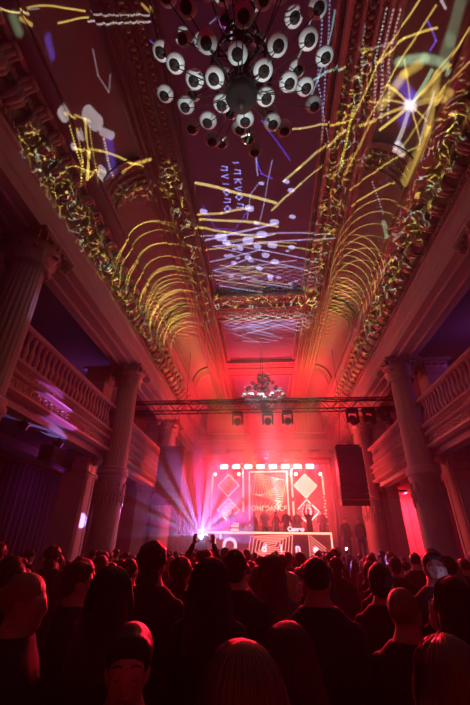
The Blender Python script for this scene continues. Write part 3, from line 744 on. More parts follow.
# ------------------------------------------------------------------ pattern projector standing low in the hall: its slide, in slide coordinates
P_LOC = (0.2, 3.2, 2.1)
P_EL = 58.0
SEGS = [(-0.7064, 0.7646, -0.4504, 0.6588, 0.00215, 0.00188, 'y', 0.77, 0), (-0.7057, 0.7667, -0.5794, 0.7055, 0.00135, 0.00188, 'w', 0.42, 0), (-0.5335, 0.6559, -0.4449, 0.644, 0.00233, 0.00181, 'y', 0.71, 0), (-0.6521, 0.7288, -0.6204, 0.7035, 0.00478, 0.00372, 'y', 0.5, 0), (-0.4314, 0.6561, -0.2776, 0.6402, 0.002, 0.00175, 'w', 0.56, 0), (-0.4467, 0.635, -0.2806, 0.6261, 0.00228, 0.00177, 'w', 0.66, 0), (-0.2968, 0.6671, -0.2703, 0.64, 0.00306, 0.00214, 'y', 0.45, 0), (-0.4954, 0.422, -0.4717, 0.39, 0.0224, 0.00448, 'w', 0.56, 0), (-0.584, 0.4677, -0.5795, 0.4582, 0.0182, 0.00455, 'w', 0.42, 0), (-0.4576, 0.3611, -0.4343, 0.3437, 0.01197, 0.00359, 'w', 0.53, 0), (-0.5403, 0.392, -0.5382, 0.3856, 0.01315, 0.0023, 'w', 0.45, 0), (-0.5732, 0.3695, -0.5712, 0.363, 0.0095, 0.00222, 'w', 0.43, 0), (-0.493, 0.2639, -0.4843, 0.2514, 0.01495, 0.00232, 'w', 0.8, 0), (-0.5782, 0.4636, -0.4933, 0.4026, 0.00313, 0.00219, 'y', 0.65, 0), (-0.5086, 0.4138, -0.5217, 0.3339, 0.00466, 0.00218, 'y', 0.86, 0), (-0.5217, 0.3339, -0.5487, 0.2593, 0.00484, 0.00226, 'y', 0.8, 0), (-0.4965, 0.3905, -0.5074, 0.2989, 0.00284, 0.00221, 'y', 0.79, 12), (-0.5074, 0.2989, -0.5105, 0.2388, 0.00308, 0.00239, 'y', 0.76, 7), (-0.5699, 0.4275, -0.5639, 0.3494, 0.00313, 0.00219, 'y', 0.69, 9), (-0.5639, 0.3494, -0.5516, 0.2789, 0.00323, 0.00226, 'y', 0.71, 8), (-0.5463, 0.411, -0.5504, 0.316, 0.00314, 0.0022, 'y', 0.69, 12), (-0.5504, 0.316, -0.5753, 0.2449, 0.00329, 0.0023, 'y', 0.72, 8), (-0.4584, 0.342, -0.4583, 0.2795, 0.0034, 0.00216, 'y', 0.95, 7), (-0.4583, 0.2795, -0.4512, 0.2302, 0.0035, 0.00223, 'y', 0.97, 6), (-0.5712, 0.363, -0.4791, 0.3152, 0.00333, 0.00233, 'y', 0.74, 0), (-0.4791, 0.3152, -0.3879, 0.2559, 0.00308, 0.00216, 'y', 0.88, 0), (-0.3879, 0.2559, -0.3516, 0.2451, 0.00305, 0.00214, 'y', 0.92, 0), (-0.5406, 0.264, -0.5102, 0.2782, 0.00261, 0.00228, 'y', 0.63, 0), (-0.5102, 0.2782, -0.473, 0.2497, 0.00265, 0.00232, 'y', 0.7, 0), (-0.4187, 0.2327, -0.3723, 0.2534, 0.00309, 0.00216, 'y', 0.69, 0), (-0.3723, 0.2534, -0.3258, 0.2645, 0.00458, 0.00321, 'y', 0.66, 0), (-0.6364, 0.3113, -0.5776, 0.3068, 0.00269, 0.00235, 'y', 0.51, 0), (-0.5776, 0.3068, -0.5145, 0.2713, 0.0026, 0.00228, 'y', 0.54, 0), (-0.5745, 0.6387, -0.5747, 0.5974, 0.01, 0.00857, 'b', 0.46, 0), (-0.6743, 0.7418, -0.6672, 0.7011, 0.01238, 0.01376, 'g', 0.21, 0), (-0.4466, 0.3329, -0.4509, 0.2479, 0.01397, 0.01552, 'b', 0.38, 0), (-0.4457, 0.5681, -0.4433, 0.5055, 0.00202, 0.00189, 'w', 0.21, 0), (-0.4433, 0.5055, -0.422, 0.4575, 0.00207, 0.00193, 'w', 0.21, 0), (-0.422, 0.4575, -0.4086, 0.4994, 0.00206, 0.00193, 'w', 0.21, 0), (-0.0462, 0.6403, -0.0647, 0.5735, 0.00219, 0.0017, 'g', 0.82, 0), (-0.0647, 0.5735, -0.0689, 0.5407, 0.00225, 0.00175, 'g', 0.83, 0), (-0.1774, 0.5549, -0.0513, 0.6408, 0.00123, 0.00172, 'w', 0.37, 0), (-0.2192, 0.5145, -0.2863, 0.581, 0.00155, 0.0018, 'b', 0.78, 0), (0.0868, 0.4082, 0.2321, 0.4727, 0.00286, 0.00182, 'g', 0.77, 0), (0.155, 0.6219, 0.0813, 0.419, 0.0015, 0.00174, 'g', 0.56, 0), (0.1666, 0.5761, 0.1614, 0.4328, 0.002, 0.00175, 'w', 0.47, 15), (0.1614, 0.4328, 0.2027, 0.2501, 0.00218, 0.00191, 'w', 0.51, 18), (0.1848, 0.6192, 0.1817, 0.4562, 0.00196, 0.00172, 'w', 0.47, 18), (0.1817, 0.4562, 0.1781, 0.2718, 0.00215, 0.00188, 'w', 0.5, 18), (0.1415, 0.3831, 0.178, 0.481, 0.00182, 0.00182, 'g', 0.58, 0), (0.178, 0.481, 0.1983, 0.5958, 0.00172, 0.00172, 'g', 0.57, 0), (0.0313, 0.3106, 0.1156, 0.3098, 0.00279, 0.00196, 'y', 0.8, 0), (0.1156, 0.3098, 0.2406, 0.3261, 0.00276, 0.00193, 'y', 0.83, 0), (0.1061, 0.19, 0.2419, 0.3039, 0.00343, 0.002, 'y', 0.76, 0), (-0.0125, 0.2572, -0.0055, 0.1826, 0.00177, 0.00206, 'w', 0.64, 0), (0.0092, 0.3399, 0.0883, 0.2208, 0.00199, 0.00199, 'b', 0.51, 0), (-0.1926, 0.1707, 0.0472, 0.092, 0.00433, 0.00216, 'y', 1.29, 0), (0.0349, 0.0703, 0.1184, 0.1468, 0.00308, 0.00216, 'y', 1.09, 0), (0.1184, 0.1468, 0.181, 0.2006, 0.00237, 0.00208, 'y', 0.8, 0), (0.0682, 0.1594, 0.1175, 0.1981, 0.00327, 0.00208, 'y', 0.9, 0), (-0.1944, 0.0715, -0.1193, 0.0701, 0.00353, 0.00225, 'y', 1.17, 0), (-0.1193, 0.0701, -0.0322, 0.081, 0.00349, 0.00222, 'y', 1.13, 0), (-0.1894, 0.0546, -0.0181, 0.0341, 0.00388, 0.00226, 'y', 1.33, 0), (-0.0181, 0.0341, 0.0499, 0.0133, 0.00387, 0.00226, 'y', 1.35, 0), (-0.2057, 0.0316, -0.1134, 0.0061, 0.00362, 0.0023, 'y', 1.27, 0), (-0.1134, 0.0061, 0.0027, -0.0178, 0.00362, 0.0023, 'y', 1.28, 0), (-0.1789, -0.0176, -0.0155, 0.0139, 0.0033, 0.00231, 'w', 1.14, 0), (-0.0155, 0.0139, 0.0437, 0.0237, 0.00323, 0.00226, 'w', 1.09, 0), (-0.1942, -0.0013, 0.2144, -0.0139, 0.00229, 0.00229, 'w', 0.86, 0), (-0.1481, -0.0404, 0.1216, -0.0349, 0.00233, 0.00233, 'w', 1.05, 0), (0.1216, -0.0349, 0.2305, -0.0285, 0.0023, 0.0023, 'w', 0.99, 0), (-0.1814, -0.0527, -0.004, -0.0381, 0.00202, 0.00235, 'y', 1.22, 0), (-0.004, -0.0381, 0.1858, -0.0746, 0.00199, 0.00233, 'y', 1.25, 0), (-0.1681, -0.0966, -0.0045, -0.0626, 0.00205, 0.00239, 'w', 1.14, 0), (-0.0045, -0.0626, 0.1807, -0.11, 0.00202, 0.00236, 'w', 1.16, 0), (-0.1536, -0.1267, -0.0373, -0.0892, 0.00207, 0.00242, 'w', 1.21, 0), (-0.0373, -0.0892, 0.1562, -0.1452, 0.00205, 0.0024, 'w', 1.23, 0), (-0.04, 0.0815, -0.0306, 0.0793, 0.00939, 0.00221, 'w', 1.12, 0), (-0.179, 0.0804, -0.1709, 0.0783, 0.00817, 0.00224, 'w', 1.17, 0), (-0.1333, -0.0099, -0.1208, -0.0123, 0.0127, 0.00232, 'w', 1.31, 0), (-0.048, -0.0252, -0.0355, -0.0276, 0.01268, 0.00232, 'w', 1.32, 0), (-0.0026, -0.0072, 0.0084, -0.0096, 0.01113, 0.00229, 'w', 1.28, 0), (0.0359, 0.0308, 0.0454, 0.0286, 0.00954, 0.00224, 'w', 1.21, 0), (-0.0178, 0.0308, -0.0124, 0.0288, 0.00548, 0.00226, 'w', 1.2, 0), (0.0925, 0.0472, 0.0992, 0.0451, 0.00673, 0.00222, 'w', 1.19, 0), (0.0888, 0.1303, 0.0953, 0.1283, 0.00647, 0.00213, 'w', 1.06, 0), (0.0738, 0.159, 0.0803, 0.157, 0.00639, 0.00211, 'w', 1.03, 0), (0.0321, -0.0471, 0.0418, -0.0494, 0.00989, 0.00233, 'w', 1.37, 0), (-0.1162, -0.0282, -0.1079, -0.0304, 0.00852, 0.00234, 'w', 1.35, 0), (-0.0717, -0.0517, -0.0647, -0.0539, 0.00715, 0.00235, 'w', 1.39, 0), (-0.0148, -0.0479, -0.0064, -0.0502, 0.00852, 0.00234, 'w', 1.37, 0), (0.0934, -0.0575, 0.1004, -0.0597, 0.00706, 0.00232, 'w', 1.41, 0), (0.0033, 0.1576, 0.0085, 0.1557, 0.00515, 0.00212, 'w', 1.02, 0), (0.0101, -0.0811, 0.0186, -0.0833, 0.00862, 0.00237, 'w', 1.46, 0), (-0.0472, -0.0851, -0.0401, -0.0872, 0.00724, 0.00238, 'w', 1.47, 0), (0.0387, -0.1077, 0.0472, -0.1099, 0.0087, 0.00239, 'w', 1.54, 0), (-0.0126, -0.1267, -0.0055, -0.129, 0.00735, 0.00242, 'w', 1.6, 0), (-0.0925, -0.1006, -0.0869, -0.1028, 0.00586, 0.00241, 'w', 1.53, 0), (0.0227, -0.1581, 0.0299, -0.1603, 0.00743, 0.00245, 'w', 1.71, 0), (-0.0, 0.1609, -0.031, 0.1225, 0.00153, 0.00214, 'w', 0.46, 0), (-0.031, 0.1225, -0.0427, 0.0423, 0.00158, 0.00221, 'w', 0.5, 0), (0.0362, 0.2245, 0.0107, 0.0879, 0.00151, 0.00212, 'w', 0.45, 0), (0.0107, 0.0879, -0.0057, 0.0334, 0.00159, 0.00222, 'w', 0.51, 0), (-0.0103, 0.2278, 0.0064, 0.1848, 0.00148, 0.00207, 'b', 0.86, 0), (0.0064, 0.1848, 0.0357, 0.1707, 0.0015, 0.0021, 'b', 0.89, 0), (-0.1766, 0.0998, -0.1442, 0.0216, 0.00161, 0.00226, 'b', 0.66, 0), (-0.1442, 0.0216, -0.0815, 0.011, 0.00164, 0.00229, 'b', 0.69, 0), (-0.0815, 0.011, -0.0419, 0.0686, 0.00161, 0.00226, 'b', 0.66, 0), (-0.1357, -0.1094, -0.0036, -0.1232, 0.00156, 0.00242, 'y', 1.22, 0), (-0.0744, -0.123, 0.0834, -0.1293, 0.00155, 0.00242, 'y', 1.24, 0), (-0.1409, -0.1868, -0.0011, -0.2169, 0.00162, 0.00252, 'w', 1.48, 0), (-0.1097, -0.1649, 0.0177, -0.148, 0.00158, 0.00246, 'y', 1.33, 0), (-0.104, -0.0244, 0.0439, -0.0119, 0.00148, 0.00231, 'y', 1.01, 0), (-0.1738, -0.1476, -0.0168, -0.1403, 0.00158, 0.00246, 'y', 1.3, 0), (-0.0512, -0.1709, 0.0992, -0.207, 0.00159, 0.00248, 'w', 1.42, 0), (-0.0478, -0.1195, 0.1117, -0.1043, 0.00154, 0.00239, 'w', 1.2, 0), (-0.1567, -0.0408, -0.0349, -0.0773, 0.00152, 0.00237, 'w', 1.1, 0), (-0.0401, -0.1674, 0.0955, -0.1967, 0.00159, 0.00247, 'y', 1.4, 0), (-0.1157, -0.1173, 0.0266, -0.1516, 0.00157, 0.00244, 'y', 1.26, 0), (-0.0122, -0.0318, 0.111, -0.0454, 0.00149, 0.00231, 'y', 1.05, 0), (-0.1526, -0.1626, 0.0108, -0.1984, 0.0016, 0.00249, 'y', 1.4, 0), (-0.1611, -0.1269, -0.0158, -0.1671, 0.00158, 0.00246, 'w', 1.31, 0), (-0.1228, -0.031, 0.0288, -0.0705, 0.00151, 0.00235, 'w', 1.07, 0), (-0.1125, -0.0321, 0.0416, -0.0113, 0.00149, 0.00231, 'w', 1.02, 0), (-0.0125, -0.4043, 0.0533, -0.4176, 0.00156, 0.00273, 'w', 2.23, 0), (-0.1036, -0.381, -0.0202, -0.4201, 0.00156, 0.00273, 'w', 2.17, 0), (0.0149, -0.3589, 0.1236, -0.3461, 0.00151, 0.00265, 'w', 1.88, 0), (-0.0988, -0.3661, -0.0331, -0.341, 0.00153, 0.00268, 'w', 1.88, 0), (-0.0571, -0.3692, 0.0159, -0.3304, 0.00152, 0.00267, 'w', 1.85, 0), (0.0012, -0.3346, 0.1224, -0.3756, 0.00152, 0.00265, 'w', 1.89, 0), (-0.0603, -0.3502, 0.0344, -0.3673, 0.00153, 0.00267, 'w', 1.9, 0), (-0.0334, -0.3637, 0.0677, -0.4086, 0.00154, 0.0027, 'w', 2.06, 0), (-0.044, -0.3472, 0.0629, -0.328, 0.00151, 0.00265, 'w', 1.79, 0), (-0.0723, -0.4155, 0.0243, -0.4238, 0.00157, 0.00275, 'w', 2.29, 0), (-0.1061, -0.3427, -0.0064, -0.3036, 0.00151, 0.00265, 'w', 1.72, 0), (-0.0311, -0.3729, 0.0352, -0.3874, 0.00154, 0.0027, 'w', 2.03, 0), (-0.0501, -0.3781, 0.0347, -0.4008, 0.00155, 0.00271, 'w', 2.09, 0), (-0.0141, -0.2983, 0.0508, -0.3168, 0.00149, 0.00261, 'w', 1.65, 0), (0.0131, -0.3274, 0.1028, -0.3395, 0.0015, 0.00263, 'w', 1.78, 0), (-0.0671, -0.3379, 0.0147, -0.3295, 0.00151, 0.00265, 'w', 1.77, 0), (-0.0325, -0.3315, 0.0526, -0.3598, 0.00152, 0.00265, 'w', 1.83, 0), (-0.105, -0.362, 0.0043, -0.3491, 0.00153, 0.00268, 'w', 1.89, 0), (-0.0815, -0.3928, -0.0026, -0.3668, 0.00155, 0.00271, 'w', 2.03, 0), (-0.0541, -0.3804, 0.0155, -0.3667, 0.00154, 0.00269, 'w', 1.99, 0), (-0.0645, -0.1586, -0.0579, -0.159, 0.00419, 0.00247, 'w', 1.34, 0), (0.0803, -0.07, 0.0867, -0.0703, 0.00363, 0.00234, 'w', 1.12, 0), (0.0238, -0.1708, 0.0304, -0.1711, 0.00422, 0.00246, 'w', 1.37, 0), (-0.0904, -0.0536, -0.0839, -0.054, 0.00431, 0.00236, 'w', 1.09, 0), (-0.1045, -0.1526, -0.0979, -0.1529, 0.0056, 0.00247, 'w', 1.33, 0), (-0.1028, -0.0754, -0.0963, -0.0757, 0.00531, 0.00239, 'w', 1.13, 0), (0.0216, -0.159, 0.0282, -0.1593, 0.00383, 0.00245, 'w', 1.33, 0), (-0.1177, -0.0765, -0.1112, -0.0768, 0.00527, 0.00239, 'w', 1.14, 0), (-0.0791, -0.0864, -0.0726, -0.0867, 0.00399, 0.00239, 'w', 1.15, 0), (-0.0386, -0.0977, -0.0321, -0.098, 0.00572, 0.0024, 'w', 1.17, 0), (-0.1084, -0.0363, -0.102, -0.0366, 0.00567, 0.00235, 'w', 1.06, 0), (0.0877, -0.1893, 0.0943, -0.1896, 0.00417, 0.00247, 'w', 1.44, 0), (0.1071, -0.1814, 0.1136, -0.1817, 0.00341, 0.00245, 'w', 1.42, 0), (0.0504, -0.165, 0.0569, -0.1653, 0.00494, 0.00245, 'w', 1.35, 0), (-0.1147, 0.2053, -0.0968, 0.204, 0.0018, 0.0021, 't', 0.88, 0), (-0.0968, 0.204, -0.0964, 0.213, 0.00179, 0.00209, 't', 0.87, 0), (-0.0964, 0.213, -0.111, 0.217, 0.00179, 0.00209, 't', 0.87, 0), (-0.0951, 0.1912, -0.1134, 0.1863, 0.00181, 0.00211, 't', 0.89, 0), (-0.1134, 0.1863, -0.0957, 0.179, 0.00182, 0.00212, 't', 0.9, 0), (-0.1124, 0.161, -0.0973, 0.16, 0.00184, 0.00214, 't', 0.92, 0), (-0.1018, 0.1441, -0.0931, 0.1341, 0.00185, 0.00216, 't', 0.94, 0), (-0.0931, 0.1341, -0.1027, 0.1252, 0.00186, 0.00217, 't', 0.95, 0), (-0.1027, 0.1252, -0.1114, 0.1353, 0.00186, 0.00217, 't', 0.95, 0), (-0.1114, 0.1353, -0.1018, 0.1441, 0.00185, 0.00216, 't', 0.94, 0), (-0.1107, 0.1027, -0.0923, 0.1016, 0.00189, 0.0022, 't', 0.98, 0), (-0.0923, 0.1016, -0.0918, 0.1112, 0.00188, 0.00219, 't', 0.97, 0), (-0.0918, 0.1112, -0.1069, 0.1153, 0.00188, 0.00219, 't', 0.97, 0), (-0.0995, 0.0917, -0.0908, 0.0814, 0.0019, 0.00222, 't', 1.0, 0), (-0.0908, 0.0814, -0.1005, 0.0722, 0.00191, 0.00223, 't', 1.01, 0), (-0.1005, 0.0722, -0.1093, 0.0826, 0.00191, 0.00223, 't', 1.01, 0), (-0.1093, 0.0826, -0.0995, 0.0917, 0.0019, 0.00222, 't', 1.0, 0), (-0.0781, 0.2237, -0.0634, 0.2227, 0.00178, 0.00207, 't', 0.86, 0), (-0.0771, 0.1918, -0.0593, 0.1906, 0.0018, 0.0021, 't', 0.88, 0), (-0.0593, 0.1906, -0.059, 0.1996, 0.0018, 0.0021, 't', 0.88, 0), (-0.059, 0.1996, -0.0736, 0.2036, 0.00179, 0.00209, 't', 0.87, 0), (-0.0785, 0.1748, -0.0546, 0.1732, 0.00182, 0.00212, 't', 0.9, 0), (-0.0581, 0.1611, -0.0666, 0.174, 0.00182, 0.00213, 't', 0.9, 0), (-0.0666, 0.174, -0.0761, 0.1623, 0.00182, 0.00213, 't', 0.9, 0), (-0.0561, 0.1498, -0.0744, 0.1448, 0.00184, 0.00215, 't', 0.92, 0), (-0.0744, 0.1448, -0.0566, 0.1373, 0.00185, 0.00215, 't', 0.93, 0), (-0.0637, 0.1265, -0.0549, 0.1164, 0.00186, 0.00217, 't', 0.95, 0), (-0.0549, 0.1164, -0.0644, 0.1075, 0.00187, 0.00218, 't', 0.96, 0), (-0.0644, 0.1075, -0.0732, 0.1176, 0.00187, 0.00218, 't', 0.96, 0), (-0.0732, 0.1176, -0.0637, 0.1265, 0.00186, 0.00217, 't', 0.95, 0), (-0.0721, 0.0835, -0.0537, 0.0823, 0.0019, 0.00221, 't', 1.0, 0), (-0.0537, 0.0823, -0.0534, 0.092, 0.00189, 0.00221, 't', 0.99, 0), (-0.0534, 0.092, -0.0685, 0.0962, 0.00189, 0.0022, 't', 0.98, 0), (0.4118, 0.3648, 0.4238, 0.3618, 0.01207, 0.00805, 'w', 1.21, 0), (0.4178, 0.3633, 0.5548, 0.5851, 0.00261, 0.00183, 'y', 0.73, 0), (0.4178, 0.3633, 0.5165, 0.501, 0.0033, 0.00185, 'y', 0.75, 0), (0.4178, 0.3633, 0.3383, 0.294, 0.00407, 0.0019, 'y', 0.95, 0), (0.4178, 0.3633, 0.3403, 0.4146, 0.00328, 0.00184, 'y', 0.83, 0), (0.4178, 0.3633, 0.4632, 0.4599, 0.0046, 0.00184, 'g', 0.78, 0), (0.4178, 0.3633, 0.3869, 0.2425, 0.00553, 0.00193, 'w', 0.73, 0), (0.4178, 0.3633, 0.4852, 0.3319, 0.00278, 0.00195, 'y', 0.77, 0), (0.4178, 0.3633, 0.5184, 0.4149, 0.00681, 0.00191, 'y', 0.47, 0), (0.4178, 0.3633, 0.2827, 0.3119, 0.00406, 0.00189, 'y', 0.64, 0), (0.4178, 0.3633, 0.3866, 0.4728, 0.00259, 0.00181, 'y', 0.51, 0), (0.4178, 0.3633, 0.4593, 0.2819, 0.00278, 0.00194, 'y', 0.79, 0), (0.4178, 0.3633, 0.3046, 0.3801, 0.00266, 0.00186, 'y', 0.63, 0), (0.3176, 0.4754, 0.3804, 0.5242, 0.00328, 0.00208, 'y', 0.77, 0), (0.3804, 0.5242, 0.4605, 0.5541, 0.00267, 0.0017, 'y', 0.79, 0), (0.2592, 0.3356, 0.3176, 0.4754, 0.00264, 0.00185, 'y', 0.67, 0), (0.3176, 0.4754, 0.4075, 0.609, 0.00243, 0.0017, 'y', 0.69, 0), (0.2961, 0.3164, 0.374, 0.4677, 0.00263, 0.00184, 'y', 0.62, 0), (0.374, 0.4677, 0.4521, 0.6022, 0.00243, 0.0017, 'y', 0.6, 0), (0.2992, 0.5109, 0.3557, 0.5223, 0.00249, 0.00174, 'w', 0.38, 0), (0.374, 0.4677, 0.4393, 0.4828, 0.0113, 0.01004, 'g', 0.6, 0), (0.4393, 0.4828, 0.5076, 0.4837, 0.01154, 0.01026, 'g', 0.56, 0), (0.516, 0.6271, 0.5009, 0.5383, 0.01479, 0.00986, 'g', 0.23, 0), (0.5009, 0.5383, 0.4882, 0.4854, 0.01535, 0.01023, 'g', 0.23, 0), (0.3374, 0.3607, 0.391, 0.437, 0.01044, 0.01044, 'y', 0.52, 0), (0.391, 0.437, 0.4279, 0.4671, 0.01017, 0.01017, 'y', 0.5, 0), (0.3806, 0.4118, 0.4177, 0.3833, 0.01571, 0.01571, 'b', 0.46, 0), (0.4177, 0.3833, 0.4028, 0.3251, 0.01618, 0.01618, 'b', 0.46, 0), (0.4535, 0.398, 0.527, 0.4312, 0.01234, 0.01097, 'y', 0.4, 0), (0.3263, 0.6012, 0.312, 0.4808, 0.0027, 0.00172, 'w', 0.56, 13), (0.312, 0.4808, 0.3199, 0.3255, 0.0029, 0.00185, 'w', 0.59, 15), (0.3436, 0.5996, 0.3301, 0.4792, 0.0027, 0.00172, 'w', 0.57, 13), (0.3301, 0.4792, 0.3385, 0.321, 0.00397, 0.00252, 'w', 0.59, 15), (0.3609, 0.598, 0.3478, 0.4752, 0.0027, 0.00172, 'w', 0.57, 13), (0.3478, 0.4752, 0.3578, 0.3211, 0.00288, 0.00183, 'w', 0.62, 15), (0.2771, 0.5669, 0.2742, 0.356, 0.00282, 0.0018, 'w', 0.33, 21), (0.4347, 0.5633, 0.4623, 0.5279, 0.00243, 0.0017, 'b', 0.78, 0), (0.4623, 0.5279, 0.4499, 0.5031, 0.00248, 0.00174, 'b', 0.77, 0), (0.4632, 0.6145, 0.4766, 0.6002, 0.00354, 0.00165, 'w', 0.67, 0), (0.4017, 0.2449, 0.5086, 0.4419, 0.00278, 0.00195, 'y', 0.48, 0), (0.5086, 0.4419, 0.5682, 0.5149, 0.00263, 0.00184, 'y', 0.4, 0), (0.4796, 0.4529, 0.4789, 0.321, 0.01105, 0.00829, 'y', 0.45, 0), (0.4789, 0.321, 0.4293, 0.1687, 0.01205, 0.00904, 'y', 0.47, 0), (0.4785, 0.4126, 0.4584, 0.2868, 0.00351, 0.00197, 'w', 0.64, 0), (0.3944, 0.2546, 0.4084, 0.2408, 0.01144, 0.00572, 'w', 0.85, 0), (0.2758, 0.078, 0.3985, 0.1544, 0.00242, 0.00212, 'y', 0.88, 0), (0.2669, 0.1258, 0.4609, 0.2749, 0.00219, 0.00204, 'y', 0.69, 0), (0.329, 0.1455, 0.3762, 0.0509, 0.00214, 0.00214, 'w', 0.63, 12), (0.3789, 0.0297, 0.3944, -0.0061, 0.00817, 0.00229, 'g', 0.74, 0), (0.2342, 0.1891, 0.2578, 0.3572, 0.00354, 0.00198, 'y', 0.51, 0), (0.2495, 0.173, 0.3144, 0.3259, 0.00285, 0.002, 'y', 0.53, 0), (-0.2681, 0.8836, 0.1463, 0.8836, 0.14, 0.12, 'w', 0.13, 0), (-0.0681, -0.6362, 0.0545, -0.6362, 0.014, 0.02, 'w', 5.0, 0)]  # last two are soft white patches added to brighten the chandeliers
ARCS = [(-0.3478, -0.0893, 0.152, 0.00081, 0.00251, 'y', 1.67, -0.441, 0.897), (-0.3362, -0.1186, 0.1838, 0.00082, 0.00254, 'y', 1.78, -0.562, 0.827), (-0.3245, -0.1482, 0.1812, 0.00082, 0.00255, 'y', 1.89, -0.667, 0.745), (-0.3126, -0.1781, 0.1645, 0.00083, 0.00258, 'y', 2.02, -0.538, 0.843), (-0.3225, -0.178, 0.1642, 0.00083, 0.00259, 'y', 2.0, -0.641, 0.767), (-0.3104, -0.2085, 0.1472, 0.00084, 0.00261, 'y', 2.15, -0.509, 0.86), (-0.2983, -0.2393, 0.1413, 0.00085, 0.00265, 'y', 2.32, -0.626, 0.78), (-0.3083, -0.2392, 0.1298, 0.00085, 0.00266, 'y', 2.28, -0.48, 0.877), (-0.2959, -0.2706, 0.1228, 0.00086, 0.00268, 'y', 2.48, -0.6, 0.8), (-0.2835, -0.3023, 0.1122, 0.00087, 0.00271, 'y', 2.7, -0.451, 0.892), (-0.2709, -0.3344, 0.1398, 0.00088, 0.00274, 'y', 2.96, -0.575, 0.818), (-0.281, -0.3348, 0.134, 0.00088, 0.00275, 'y', 2.92, -0.679, 0.734), (-0.2682, -0.3674, 0.1216, 0.00089, 0.00277, 'y', 3.22, -0.546, 0.838), (-0.2553, -0.4005, 0.1122, 0.0009, 0.00281, 'y', 3.56, -0.663, 0.749), (-0.2656, -0.401, 0.103, 0.00091, 0.00282, 'y', 3.51, -0.517, 0.856), (-0.2525, -0.4347, 0.093, 0.00091, 0.00284, 'y', 3.92, -0.637, 0.771), (-0.2965, -0.2301, 0.1285, 0.00084, 0.00262, 'y', 2.17, -0.335, 0.942), (-0.2923, -0.2584, 0.1271, 0.00085, 0.00266, 'y', 2.31, -0.439, 0.899), (-0.2881, -0.2871, 0.126, 0.00087, 0.00269, 'y', 2.47, -0.535, 0.845), (-0.2839, -0.3162, 0.1249, 0.00088, 0.00273, 'y', 2.65, -0.624, 0.782), (-0.2795, -0.3458, 0.1205, 0.00089, 0.00276, 'y', 2.85, -0.39, 0.921), (-0.2752, -0.3758, 0.1187, 0.0009, 0.00279, 'y', 3.08, -0.489, 0.872), (-0.2707, -0.4063, 0.1169, 0.00091, 0.00283, 'y', 3.34, -0.581, 0.814), (-0.2662, -0.4373, 0.1135, 0.00092, 0.00287, 'y', 3.65, -0.342, 0.94), (0.2834, -0.137, 0.116, 0.00077, 0.00238, 'y', 1.75, 0.677, 0.736), (0.2784, -0.1588, 0.1134, 0.00077, 0.0024, 'y', 1.83, 0.664, 0.748), (0.2733, -0.1808, 0.1109, 0.00078, 0.00243, 'y', 1.92, 0.651, 0.759), (0.2681, -0.2032, 0.1084, 0.00079, 0.00245, 'y', 2.01, 0.638, 0.77), (0.2629, -0.2258, 0.1058, 0.0008, 0.00248, 'y', 2.12, 0.625, 0.781), (0.2576, -0.2488, 0.1033, 0.0008, 0.0025, 'y', 2.24, 0.611, 0.792), (0.2523, -0.272, 0.1008, 0.00081, 0.00253, 'y', 2.37, 0.597, 0.803), (0.2468, -0.2956, 0.0983, 0.00082, 0.00256, 'y', 2.52, 0.582, 0.813), (0.2413, -0.3195, 0.0957, 0.00083, 0.00258, 'y', 2.68, 0.568, 0.823), (0.3952, -0.0606, 0.1595, 0.00076, 0.00237, 'y', 1.18, -0.437, 0.899), (0.3854, -0.0931, 0.1546, 0.00077, 0.00241, 'y', 1.24, -0.534, 0.846), (0.3754, -0.1263, 0.1489, 0.00078, 0.00244, 'y', 1.32, -0.621, 0.784), (0.3651, -0.1601, 0.1422, 0.0008, 0.00247, 'y', 1.41, -0.701, 0.713), (0.3547, -0.1946, 0.1335, 0.00081, 0.00251, 'y', 1.51, -0.47, 0.883), (0.3441, -0.2297, 0.1262, 0.00082, 0.00255, 'y', 1.63, -0.563, 0.827)]
NETS = [(-0.7199, 0.4297, -0.3102, -0.6424, 0.0424, 0.04626, 0.99), (0.5544, 0.361, 0.2846, -0.6573, 0.04127, 0.04127, 1.33), (-0.2694, 0.224, -0.1747, -0.4467, 0.02443, 0.02792, 1.11), (0.2834, 0.4832, 0.1285, -0.4143, 0.03397, 0.03088, 1.07), (-0.1613, -0.249, 0.1658, -0.2599, 0.02558, 0.02558, 2.88), (-0.4387, 0.1685, -0.307, 0.1639, 0.02238, 0.03197, 0.74), (0.2893, 0.2207, 0.3609, 0.2116, 0.02014, 0.02877, 0.69), (0.5545, 0.5137, 0.556, 0.3081, 0.01642, 0.02189, 0.65)]
STRE = [(-0.1118, -0.1512, 0.14, -0.1641, 0.04546, 0.03497, 'w', 0.57), (-0.0966, -0.3329, 0.1202, -0.342, 0.03401, 0.03023, 'w', 2.69), (-0.3559, -0.2178, -0.2175, -0.537, 0.04414, 0.05618, 'y', 1.72), (0.2724, -0.2178, 0.1733, -0.526, 0.03767, 0.05274, 'y', 1.94)]
pl = light('pattern_projector_lamp', 'SPOT', P_LOC, 10000, (1, 1, 1), Vector(P_LOC)+Vector((0, cos(rad(P_EL)), sin(rad(P_EL)))), .01, 140, .15)
pl.data.use_nodes = True; nt = pl.data.node_tree; em = nt.nodes['Emission']; gm = nt.nodes.new('ShaderNodeTexCoord'); I_ = gm.outputs['Normal']
el = rad(P_EL)
az = VM(nt, 'DOT_PRODUCT', I_, (0, 0, -1)).outputs['Value']
au = VM(nt, 'DOT_PRODUCT', I_, (1, 0, 0)).outputs['Value']
av = VM(nt, 'DOT_PRODUCT', I_, (0, 1, 0)).outputs['Value']
cxy = nt.nodes.new('ShaderNodeCombineXYZ')
nt.links.new(MA(nt, 'DIVIDE', au, az), cxy.inputs[0]); nt.links.new(MA(nt, 'DIVIDE', av, az), cxy.inputs[1])
UV0 = cxy.outputs[0]
